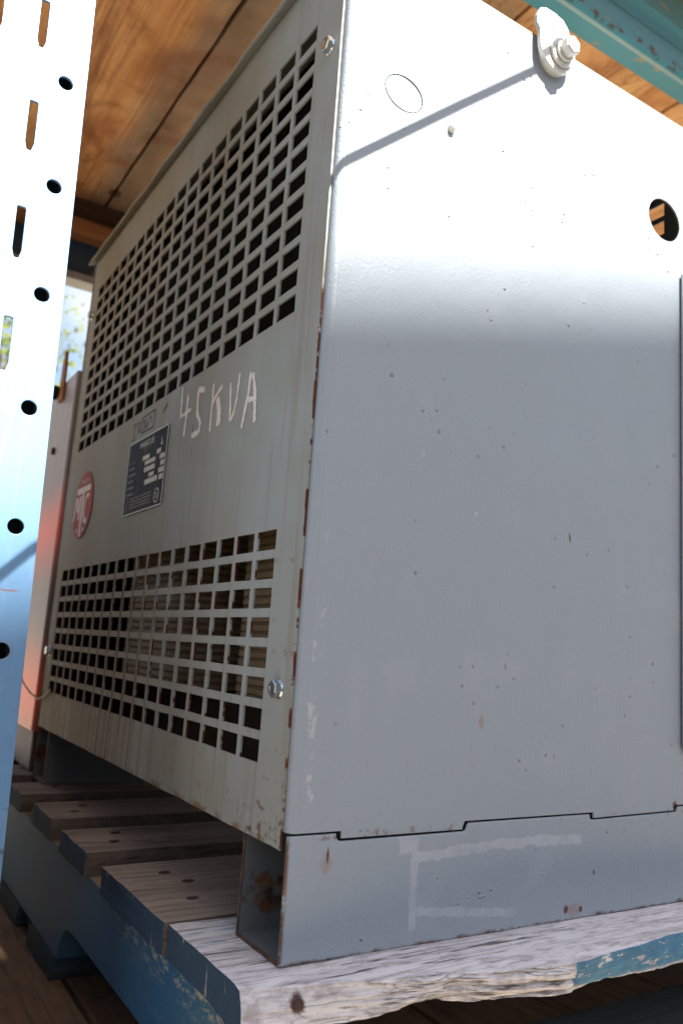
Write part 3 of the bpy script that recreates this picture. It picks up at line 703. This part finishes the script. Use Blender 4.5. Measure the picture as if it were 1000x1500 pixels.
hexbolt('-x', (0.0003, 0.0237, 0.6756), rot=0.1); hexbolt('-x', (0.0003, 0.0264, 0.1716), rot=0.45)
hexbolt('-x', (0.0003, 0.7200, 0.6791)); hexbolt('-x', (0.0003, 0.7190, 0.1737))
# small slotted screw on the side
v3, f3 = lathe([(0.0040, 0), (0.0040, 0.0012), (0.0032, 0.0030), (0.0030, 0.0052), (0.0018, 0.0060)], 16, 'y', (0.1069, 0.0005, 0.6358))
raw('screw', v3, f3, M['galv'], tf)

# lifting lug with washers and bolt
cxl, czl, rl = 0.2200, 0.7605, 0.0222
outl = [(cxl+rl*math.cos(a), czl+rl*math.sin(a)) for a in [math.radians(180+180*i/24) for i in range(25)]]
outl += [(0.2428, 0.775), (0.2415, 0.785), (0.2375, 0.794), (0.231, 0.8000), (0.220, 0.8025), (0.208, 0.8020), (0.2010, 0.7985), (0.1975, 0.790), (0.1972, 0.776)]
slot = [(0.2085, 0.7900), (0.2200, 0.7872), (0.2210, 0.7888), (0.2095, 0.7918)]
def lugy(v):
    t = max(0.0, min(1.0, (v-0.770)/0.014)); return 0.0045*(t*t*(3-2*t))
def lug_sub(lp, n=5): return [(a[0]+(b[0]-a[0])*i/n, a[1]+(b[1]-a[1])*i/n) for a, b in zip(lp, lp[1:]+lp[:1]) for i in range(n)]
me = sheet(lug_sub(outl, 3), [lug_sub(slot, 3)], 0.0048, lambda u, v, wv: (u, -0.0050-wv+lugy(v), v), 0.0005)
# triangulated caps would bridge the bend: cut the plate in bands across the bend
bm = bmesh.new(); bm.from_mesh(me)
for v in bm.verts: v.co.y -= lugy(v.co.z)
for zc in (0.770, 0.773, 0.776, 0.779, 0.782, 0.785):
    bmesh.ops.bisect_plane(bm, geom=bm.verts[:]+bm.edges[:]+bm.faces[:], plane_co=(0, 0, zc), plane_no=(0, 0, 1))
for v in bm.verts: v.co.y += lugy(v.co.z)
bm.to_mesh(me); bm.free()
lug = link('lifting_lug', me, M['galv'], tf)
v4, f4 = lathe([(0.0175, 0.0), (0.0175, 0.0046)], 32, 'y', (0.2215, -0.0003, 0.7575)); raw('spacer', v4, f4, M['galv'], lug)
v4, f4 = lathe([(0.0138, 0.0), (0.0142, 0.0004), (0.0142, 0.0028), (0.0136, 0.0032)], 40, 'y', (0.2235, -0.0100, 0.7580)); raw('washer', v4, f4, M['galv'], lug)
v4, f4 = lathe([(0.0100, 0.0), (0.0104, 0.0004), (0.0104, 0.0026), (0.0098, 0.003)], 32, 'y', (0.2240, -0.0134, 0.7582)); raw('lock_washer', v4, f4, M['galv'], lug)
hexbolt('y', (0.2242, -0.0165, 0.7583), 0.0086, 0.0080, 0.0090, 0.5, 0.0008, 'bolt', M['galv'], lug)

# windings and core seen through the lower grille
def mat_coil():
    g = G('tan_winding'); n = g.noise(30, 4)
    gr_ = ((g.z.mod(0.0078))-0.0039).abs().step(0.0030, 0.0038)
    col = g.mix(n, (0.27, 0.185, 0.10), (0.14, 0.092, 0.05)); col = g.mix(gr_*0.85, col, (0.05, 0.03, 0.018))
    return g.done(col, 0.55, 0, None, 0.4)
mc = mat_coil()
def coil(yc, hy, xc, hx, z0, z1):
    n = 40; vs, fs = [], []
    zs = []
    z = z0
    while z < z1: zs += [(z, 0.0), (z+0.0010, 0.0016), (z+0.0068, 0.0016)]; z += 0.0078
    def ring(z, e):
        return [(xc+(hx+e)*abs(math.cos(a))**0.45*(1 if math.cos(a) > 0 else -1), yc+(hy+e)*abs(math.sin(a))**0.45*(1 if math.sin(a) > 0 else -1), z) for a in [2*math.pi*i/n for i in range(n)]]
    for z, e in zs: vs += ring(z, e)
    for j in range(len(zs)-1):
        for i in range(n): fs.append((j*n+i, j*n+(i+1) % n, (j+1)*n+(i+1) % n, (j+1)*n+i))
    fs.append(tuple(range(n))); fs.append(tuple(range((len(zs)-1)*n, len(zs)*n)))
    return raw('coil', vs, fs, mc, tf)
coil(0.150, 0.082, 0.140, 0.090, 0.150, 0.330); coil(0.470, 0.135, 0.145, 0.090, 0.150, 0.330)
box('core', 0.10, 0.24, 0.05, 0.68, 0.085, 0.140, mat_plain('brown_core', (0.04, 0.026, 0.018), 0.8, spec=0.1), tf, 0.002)
box('core_yoke', 0.10, 0.24, 0.05, 0.68, 0.345, 0.40, M['inside'], tf, 0.002)
M['shade_black'] = mat_plain('interior_shade_black', (0.010, 0.009, 0.008), 0.9, spec=0.03)
box('inner_shade_sheet', 0.045, 0.047, 0.040, 0.725, 0.350, 0.762, M['shade_black'], tf, 0)  # dark sheets added behind the grille to stand for interior shade
box('inner_shade_sheet', 0.255, 0.257, 0.012, 0.725, 0.080, 0.762, M['shade_black'], tf, 0)
box('end_shade_sheet', 0.02, 0.25, 0.7265, 0.7285, 0.080, 0.762, M['shade_black'], tf, 0)

# ------------------------------------------------------------------ writing on the front panel
def ribbon(name, strokes, width, mat, x=-0.0009, taper=True, z_jit=0.12):
    vs, fs = [], []
    for si, st in enumerate(strokes):
        wd = width[si] if isinstance(width, (list, tuple)) else width
        pts = []
        for a, b in zip(st, st[1:]):
            n = max(2, int(math.hypot(b[0]-a[0], b[1]-a[1])/0.0016))
            pts += [(a[0]+(b[0]-a[0])*i/n, a[1]+(b[1]-a[1])*i/n) for i in range(n)]
        pts.append(st[-1])
        for _ in range(2): pts = [pts[0]] + [((p[0]+q[0]*2+r[0])/4, (p[1]+q[1]*2+r[1])/4) for p, q, r in zip(pts, pts[1:], pts[2:])] + [pts[-1]]
        b0 = len(vs)
        for i, p in enumerate(pts):
            q, r = pts[max(0, i-1)], pts[min(len(pts)-1, i+1)]
            t = Vector((r[0]-q[0], r[1]-q[1])).normalized(); nn = Vector((-t.y, t.x))
            ww = wd*(0.5+z_jit*nz(i*0.6, si*3.3, 1)+0.10*nz(i*0.15, si*5.3, 9))
            if taper and i in (0, len(pts)-1): ww *= 0.55
            vs += [(x+wave(*p), p[0]+nn.x*ww, p[1]+nn.y*ww), (x+wave(*p), p[0]-nn.x*ww, p[1]-nn.y*ww)]
        for i in range(len(pts)-1): fs.append((b0+2*i, b0+2*i+1, b0+2*i+3, b0+2*i+2))
    bm = bmesh.new(); bv = [bm.verts.new(v) for v in vs]
    for f in fs: bm.faces.new([bv[i] for i in f])
    for f in bm.faces:
        if f.normal.x > 0: f.normal_flip()
    me = bpy.data.meshes.new(name); bm.to_mesh(me); bm.free()
    return link(name, me, mat, tf)
def mat_mark(name, col, cover):
    g = G(name); n = g.noise(700, 4, 0.75); b = g.noise(140, 4)
    fac = (n*0.65+b*0.35).step(cover-0.10, cover+0.02)
    g.put(col, g.b.inputs['Base Color']); g.b.inputs['Roughness'].default_value = 0.9
    tr = g.nt.nodes.new('ShaderNodeBsdfTransparent'); mx = g.nt.nodes.new('ShaderNodeMixShader')
    g.put(fac, mx.inputs[0]); g.nt.links.new(tr.outputs[0], mx.inputs[1]); g.nt.links.new(g.b.outputs[0], mx.inputs[2]); g.nt.links.new(mx.outputs[0], g.out.inputs[0])
    return g.m
CHALK = [[(0.2824, 0.455), (0.2807, 0.4382), (0.2799, 0.4229), (0.267, 0.4238), (0.2525, 0.4251)], [(0.2643, 0.4424), (0.2637, 0.4215), (0.2661, 0.3998)], [(0.2208, 0.4377), (0.2368, 0.441), (0.2366, 0.428), (0.2353, 0.4163), (0.225, 0.4059), (0.225, 0.3989), (0.2301, 0.3958), (0.2451, 0.3967)], [(0.2001, 0.4379), (0.1991, 0.4163), (0.198, 0.3914)], [(0.1782, 0.4304), (0.1911, 0.4242), (0.2002, 0.418)], [(0.1869, 0.4213), (0.1802, 0.4071), (0.1788, 0.3929)], [(0.1587, 0.4283), (0.1554, 0.4091), (0.1528, 0.3907), (0.1455, 0.3984), (0.142, 0.4097), (0.1406, 0.433)], [(0.1178, 0.4274), (0.1191, 0.4087), (0.1232, 0.3944), (0.1269, 0.3799)], [(0.1135, 0.4254), (0.1064, 0.4083), (0.1044, 0.3946), (0.1028, 0.3802)], [(0.1189, 0.4028), (0.1119, 0.4021), (0.1046, 0.4017)]]
c_ = ribbon('chalk_lettering', CHALK, [0.0038, 0.0046, 0.0054, 0.0038, 0.0048, 0.0076, 0.0037, 0.0044, 0.0056, 0.0046], mat_mark('chalk', (0.66, 0.60, 0.55), 0.45), -0.0004, True, 0.25)
c_['label'] = 'chalk lettering reading 45KVA'
MARK0 = [[(0.4399, 0.4464), (0.4264, 0.4466)], [(0.4321, 0.4457), (0.4334, 0.4276)], [(0.438, 0.4272), (0.4285, 0.4282)], [(0.419, 0.4337), (0.4221, 0.4471), (0.4159, 0.4463), (0.4136, 0.4351), (0.419, 0.4337)], [(0.408, 0.4486), (0.3628, 0.4502), (0.3646, 0.4304), (0.4063, 0.4307), (0.408, 0.4486)], [(0.4033, 0.4432), (0.3965, 0.4442), (0.398, 0.4401), (0.3926, 0.4366), (0.4004, 0.4343)], [(0.3921, 0.4437), (0.3872, 0.4432), (0.3896, 0.4403), (0.3843, 0.4368), (0.3906, 0.4348)], [(0.3812, 0.4443), (0.3743, 0.4442), (0.3763, 0.4375)], [(0.3362, 0.4396), (0.3347, 0.4429), (0.3249, 0.448)]]
mk = mat_mark('marker_ink', (0.02, 0.02, 0.025), 0.22)
ribbon('check_mark', MARK0[-1:], [0.0022], mk, -0.0004, True, 0.1)
c_ = ribbon('marker_lettering', MARK0[:-1], [0.0014]*8, mk, -0.0004, False, 0.1)
c_['label'] = 'black marker note reading ID 337 in a box'

def poly_plate(name, loops, x, mat, parent, t=0.0003):
    bm = bmesh.new()
    for lp in loops:
        f = bm.faces.new([bm.verts.new((x, a, b)) for a, b in lp])
    bmesh.ops.recalc_face_normals(bm, faces=bm.faces)
    r = bmesh.ops.extrude_face_region(bm, geom=bm.faces[:])
    for v in r['geom']:
        if isinstance(v, bmesh.types.BMVert): v.co.x -= t
    return bm_out(name, bm, mat, parent)
def rect(y0, z0, y1, z1): return [(y0, z0), (y1, z0), (y1, z1), (y0, z1)]
def text(name, s, yc, zc, h, mat, parent, x, width=None, bold=0.0):
    cu = bpy.data.curves.new('tmp', 'FONT'); cu.body = s; cu.align_x = 'CENTER'; cu.align_y = 'CENTER'; cu.size = 1.0; cu.extrude = 0.0; cu.offset = bold; cu.resolution_u = 3
    ob = bpy.data.objects.new('tmp', cu); C.objects.link(ob); dg = bpy.context.evaluated_depsgraph_get(); dg.update()
    me = bpy.data.meshes.new_from_object(ob.evaluated_get(dg)); bpy.data.objects.remove(ob); bpy.data.curves.remove(cu); me.materials.clear()
    us = [v.co.x for v in me.vertices]; vv = [v.co.y for v in me.vertices]
    cu_, cv_ = (max(us)+min(us))/2, (max(vv)+min(vv))/2
    kx = (width/(max(us)-min(us))) if width else h/(max(vv)-min(vv)); kz = h/(max(vv)-min(vv))
    for v in me.vertices: v.co = Vector((x, yc-(v.co.x-cu_)*kx, zc+(v.co.y-cv_)*kz))
    return link(name, me, mat, parent)
def mat_plate():
    g = G('navy_nameplate'); n = g.noise(60, 4)
    col = g.mix(n.step(0.4, 0.7), (0.014, 0.013, 0.019), (0.028, 0.025, 0.032))
    col = g.mix(g.noise(25, 4).step(0.58, 0.7)*0.5, col, (0.10, 0.075, 0.055))
    return g.done(col, 0.6, 0, None, 0.05)
plate = poly_plate('nameplate', [rect(0.3108, 0.3374, 0.4375, 0.4213)], -0.0009, mat_plate(), tf, 0.0006)
plate['label'] = 'dark nameplate with pale entry fields'
M['print'] = mat_plain('pale_print', (0.42, 0.37, 0.32), 0.6, 0, 0.2, 200); M['print_dim'] = mat_plain('worn_print', (0.15, 0.125, 0.11), 0.6, 0, 0.3, 200)
M['silver'] = mat_plain('plate_border', (0.36, 0.34, 0.31), 0.4, 0.3)
XP = -0.0016
brd = 0.0009
poly_plate('plate_border', [rect(0.3098, 0.3364, 0.4385, 0.3374), rect(0.3098, 0.4213, 0.4385, 0.4223), rect(0.3098, 0.3375, 0.3108, 0.4212), rect(0.4375, 0.3375, 0.4385, 0.4212)], -0.0009, M['silver'], plate, 0.0007)
text('plate_title', 'MARCUS', 0.3755, 0.4135, 0.0068, M['print'], plate, XP, 0.046, 0.01)
fields = [rect(0.3628, 0.3944, 0.3855, 0.3993), rect(0.3425, 0.3880, 0.3760, 0.3924), rect(0.3420, 0.3798, 0.3765, 0.3849), rect(0.3424, 0.3724, 0.3590, 0.3767), rect(0.3305, 0.3648, 0.3705, 0.3705), rect(0.3270, 0.3945, 0.3392, 0.3998), rect(0.3137, 0.3872, 0.3282, 0.3924), rect(0.3137, 0.3797, 0.3243, 0.3850), rect(0.3126, 0.3722, 0.3285, 0.3775), rect(0.3130, 0.3645, 0.3248, 0.3700)]
poly_plate('entry_field', fields, XP+0.0003, M['print'], plate, 0.0003)
rnd = random.Random(3)
dim = []
for zz in [0.3995+0.0005-0.0075*i for i in range(6)]:
    for y0 in (0.4310, 0.4185):
        a = y0
        for k in range(rnd.randint(1, 3)):
            l = rnd.uniform(0.002, 0.0055); dim.append(rect(a-l, zz-0.0030, a, zz-0.0012)); a -= l+0.001
for zz in (0.3535, 0.3500, 0.3465, 0.3430):
    a = 0.415
    while a > 0.344:
        l = rnd.uniform(0.003, 0.009); dim.append(rect(max(a-l, 0.343), zz, a, zz+0.0012)); a -= l+0.0012
dim += [rect(0.4255, 0.3400, 0.4265, 0.3600), rect(0.4250, 0.3600, 0.4330, 0.3606), rect(0.3945, 0.3560, 0.3951, 0.3660), rect(0.4330, 0.3400, 0.4336, 0.3480), rect(0.4275, 0.3400, 0.4281, 0.3500)]
poly_plate('fine_print', dim, XP+0.0003, M['print_dim'], plate, 0.0003)
poly_plate('title_mark', [[(0.3262, 0.4018), (0.3283, 0.4100), (0.3268, 0.4112), (0.3248, 0.4022)], [(0.3300, 0.4040), (0.3225, 0.4040), (0.3225, 0.4052), (0.3300, 0.4052)]], XP+0.0003, M['print'], plate, 0.0003)
vs, fs = [], []
for i in range(41):
    a = 2*math.pi*i/40
    for r in (0.0081, 0.0066): vs.append((XP-0.0001, 0.3268+r*math.cos(a), 0.3480+r*math.sin(a)))
raw('approval_mark', vs, [(2*i, 2*i+1, 2*i+3, 2*i+2) for i in range(40)], M['print'], plate)
text('approval_letters', 'CSA', 0.3268, 0.3480, 0.0062, M['print'], plate, XP-0.0001, 0.0088, 0.01)
# round badge
M['red'] = mat_plain('badge_red', (0.27, 0.022, 0.024), 0.6, 0, 0.15, 60, spec=0.1); M['cream'] = mat_plain('badge_cream', (0.55, 0.47, 0.38), 0.6, spec=0.15)
badge = poly_plate('badge', [circ(0.6285, 0.3735, 0.0465, 56)], -0.0009, M['red'], tf, 0.0005); badge['label'] = 'red round badge with cream letters MTC'
XB = -0.00145
poly_plate('letter_t', [rect(0.5965, 0.3905, 0.6630, 0.3990), [(0.6345, 0.3903), (0.6335, 0.3300), (0.6245, 0.3300), (0.6235, 0.3903)]], XB, M['cream'], badge, 0.0003)
# M at the left of the stem (seen from outside left = larger y), C at the right
poly_plate('letter_m', [[(0.6700, 0.3540), (0.6640, 0.3540), (0.6605, 0.3870), (0.6665, 0.3870)], [(0.6625, 0.3870), (0.6560, 0.3870), (0.6505, 0.3670), (0.6545, 0.3640)], [(0.6505, 0.3640), (0.6465, 0.3670), (0.6430, 0.3870), (0.6475, 0.3870)], [(0.6465, 0.3540), (0.6405, 0.3540), (0.6385, 0.3870), (0.6445, 0.3870)]], XB-0.00005, M['cream'], badge, 0.0003)
vs, fs = [], []
for i in range(25):
    a = math.radians(55+250*i/24)
    for r in (0.0, 0.0058):
        vs.append((XB-0.0003, 0.6058-(0.0140-r)*math.cos(a), 0.3665+(0.0215-r*1.1)*math.sin(a)))
raw('letter_c', vs, [(2*i, 2*i+1, 2*i+3, 2*i+2) for i in range(24)], M['cream'], badge)
for dy in (0.6440, 0.6140): poly_plate('dot', [circ(dy, 0.3385, 0.0032, 14)], XB, M['cream'], badge, 0.0003)
text('small_letters', 'MARCUS', 0.6295, 0.4065, 0.0058, M['print'], badge, XB-0.0002, 0.036)

# ------------------------------------------------------------------ cabinet behind, wire, cable
def mat_cab():
    g = G('pinkish_worn_metal'); y, z = g.y, g.z; n = g.noise(5, 3); s = g.noise(1, 4, v=g.vec(g.x*30, y*90, z*3))
    col = g.mix(n.step(0.3, 0.7), (0.27, 0.185, 0.158), (0.20, 0.14, 0.12))
    col = g.mix(s.step(0.45, 0.7)*0.35, col, (0.32, 0.24, 0.21))
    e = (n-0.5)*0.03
    red = (z+e-0.352).abs().step(0.095, -0.01).max((z+e-0.110).abs().step(0.105, 0.0))  # red reflections put into the panel colour as soft bands
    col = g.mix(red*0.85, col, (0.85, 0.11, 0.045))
    return g.done(col, 0.42, 0.25, None, 0.5)
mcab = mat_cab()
cab = thing('metal_cabinet', (0.2, 1.0, 0.05), 'worn grey-pink metal cabinet with red reflections painted in as bands standing behind the transformer', 'cabinet')
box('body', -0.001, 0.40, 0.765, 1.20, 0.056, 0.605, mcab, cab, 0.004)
box('plinth', 0.004, 0.39, 0.775, 1.19, 0.0005, 0.0555, mat_plain('purple_grey_plinth', (0.10, 0.075, 0.085), 0.6), cab, 0.002)
me = sheet([(0.833, 0.572), (0.862, 0.572), (0.860, 0.630), (0.852, 0.657), (0.842, 0.657), (0.836, 0.630)], [], 0.004, lambda u, v, wv: (-0.0015-wv, u, v), 0.0005)
link('lifting_tab', me, M['ledger'], cab)
v5, f5 = lathe([(0.012, 0.0), (0.012, 0.010), (0.009, 0.016)], 16, '-x', (-0.0060, 0.868, 0.590)); raw('tab_bolt', v5, f5, M['inside'], cab)
v5, f5 = lathe([(0.006, 0.0), (0.006, 0.004)], 14, '-x', (-0.0005, 0.86, 0.49)); raw('rivet', v5, f5, M['inside'], cab)

wr = thing('wire_tie', (-0.004, 0.74, 0.11), 'thin pale wire with a white crimped end at the far edge of the grille panel', 'wire')
v6, f6 = tube([(-0.055, 0.80, 0.152), (-0.035, 0.79, 0.140), (-0.022, 0.775, 0.129), (-0.012, 0.757, 0.113), (-0.004, 0.735, 0.105), (-0.0035, 0.70, 0.112), (-0.003, 0.675, 0.122)], 0.0013, 8); raw('wire', v6, f6, M['cream'], wr)
v6, f6 = tube([(-0.032, 0.7875, 0.1385), (-0.022, 0.775, 0.129)], 0.0034, 10); raw('crimp_sleeve', v6, f6, M['zinc'], wr)

# cable slung in front of the bay, above the picture: its shadow crosses the side sheet and the upright
def tosun(x, z, s): return (x+0.12*s, -s, z+1.19*s)
shp = [(1.30, 1.62), (0.85, 1.29), (0.52, 1.02), (0.34, 0.862), (0.2025, 0.738), (0.1025, 0.650), (0.0026, 0.561), (-0.06, 0.508), (-0.1264, 0.465), (-0.1471, 0.443), (-0.25, 0.345), (-0.45, 0.16), (-0.9, -0.16), (-1.3, -0.36)]
v7, f7 = tube([tosun(a, b, 0.19) for a, b in shp], 0.0033, 10)
tag(raw('cable', v7, f7, M['black'], None, True), 'thin black cable slung across the front of the bay', 'cable')

crt = thing('shade_crate', (-0.75, 0.62, -0.143), 'dark brown slatted wooden crate added left of the blue upright to darken the bay', 'shade_crate')  # crate added in the left bay to keep light off the lower left
mcr = mat_wood('dark_shade_crate_wood', (0.10, 0.06, 0.038), (0.075, 0.042, 0.027), (0.04, 0.024, 0.016), 'x')
box('shade_crate_body', -1.18, -0.302, 0.302, 0.98, -0.1425, 0.395, M['ledger_dark'], crt, 0.002)
for i in range(5):
    plank('slat', -1.2, -0.285, 0.280, 0.300, -0.142+i*0.110, -0.142+i*0.110+0.098, mcr, crt, 'x', 80+i, 0.0008, 30)  # front slats of the added crate
    plank('slat', -0.300, -0.280, 0.302, 1.0, -0.142+i*0.110, -0.142+i*0.110+0.098, mcr, crt, 'y', 90+i, 0.0008, 30)  # end slats of the added crate

# ------------------------------------------------------------------ trees beyond the rack
def mat_leaf():
    g = G('leaf'); n = g.rnd; a = g.noise(3, 2)
    col = g.mix(a.step(0.35, 0.65), (0.075, 0.115, 0.018), (0.16, 0.17, 0.025))
    g.done(col, 0.5, 0, None, 0.3)
    tl = g.nt.nodes.new('ShaderNodeBsdfTranslucent'); g.put(g.mix(0.5, col, (0.30, 0.32, 0.03)), tl.inputs[0])
    mx = g.nt.nodes.new('ShaderNodeMixShader'); mx.inputs[0].default_value = 0.45
    g.nt.links.new(g.b.outputs[0], mx.inputs[1]); g.nt.links.new(tl.outputs[0], mx.inputs[2]); g.nt.links.new(mx.outputs[0], g.out.inputs[0])
    return g.m
ml = mat_leaf(); mbark = mat_plain('bark', (0.09, 0.065, 0.045), 0.9, 0, 0.3, 20, 0.5)
def tree(loc, h, cr, seed, label, n=2600, dens=0.5):
    rr = random.Random(seed)
    t = thing('tree', loc, label, 'tree', 'trees beyond the rack')
    X, Y, Z = loc
    vs, fs = tube([(X, Y, Z), (X+0.05, Y, Z+h*0.3), (X-0.04, Y+0.05, Z+h*0.55), (X+0.05, Y, Z+h*0.9)], [h*0.030, h*0.024, h*0.016, h*0.004], 10)
    cl = []
    for i in range(26):
        a = rr.uniform(0, 6.28); u = rr.uniform(-0.8, 1.0); q = rr.uniform(0.45, 1.0)
        c = Vector((X+cr*q*math.cos(a)*math.sqrt(1-u*u*0.8), Y+cr*q*math.sin(a)*math.sqrt(1-u*u*0.8), Z+h*0.62+u*h*0.36)); cl.append(c)
        s0 = Vector((X, Y, Z+h*rr.uniform(0.3, 0.6)))
        v_, f_ = tube([s0, s0.lerp(c, 0.5)+Vector((0, 0, 0.08*h*0.5)), c], [h*0.009, h*0.006, h*0.002], 6)
        b0 = len(vs); vs += v_; fs += [tuple(k+b0 for k in f) for f in f_]
    raw('trunk', vs, fs, mbark, t)
    vs, fs = [], []
    for i in range(n):
        c = rr.choice(cl); p = c + Vector((rr.gauss(0, 1), rr.gauss(0, 1), rr.gauss(0, 0.8)))*cr*0.20
        l = rr.uniform(0.05, 0.10); d = Vector((rr.gauss(0, 1), rr.gauss(0, 1), rr.gauss(-0.3, 0.7))).normalized(); s = d.orthogonal().normalized()*l*0.32
        b0 = len(vs); vs += [tuple(p), tuple(p+d*l*0.5+s), tuple(p+d*l), tuple(p+d*l*0.5-s)]; fs.append((b0, b0+1, b0+2, b0+3))
    raw('crown', vs, fs, ml, t)
tree((0.75, 8.0, -1.5), 4.9, 1.5, 5, 'young leafy tree glimpsed in the gap beside the upright, against white sky', 3600)
tree((-1.5, 10.5, -1.5), 6.0, 2.0, 8, 'taller green tree behind, seen through the lower slot of the upright', 3600)
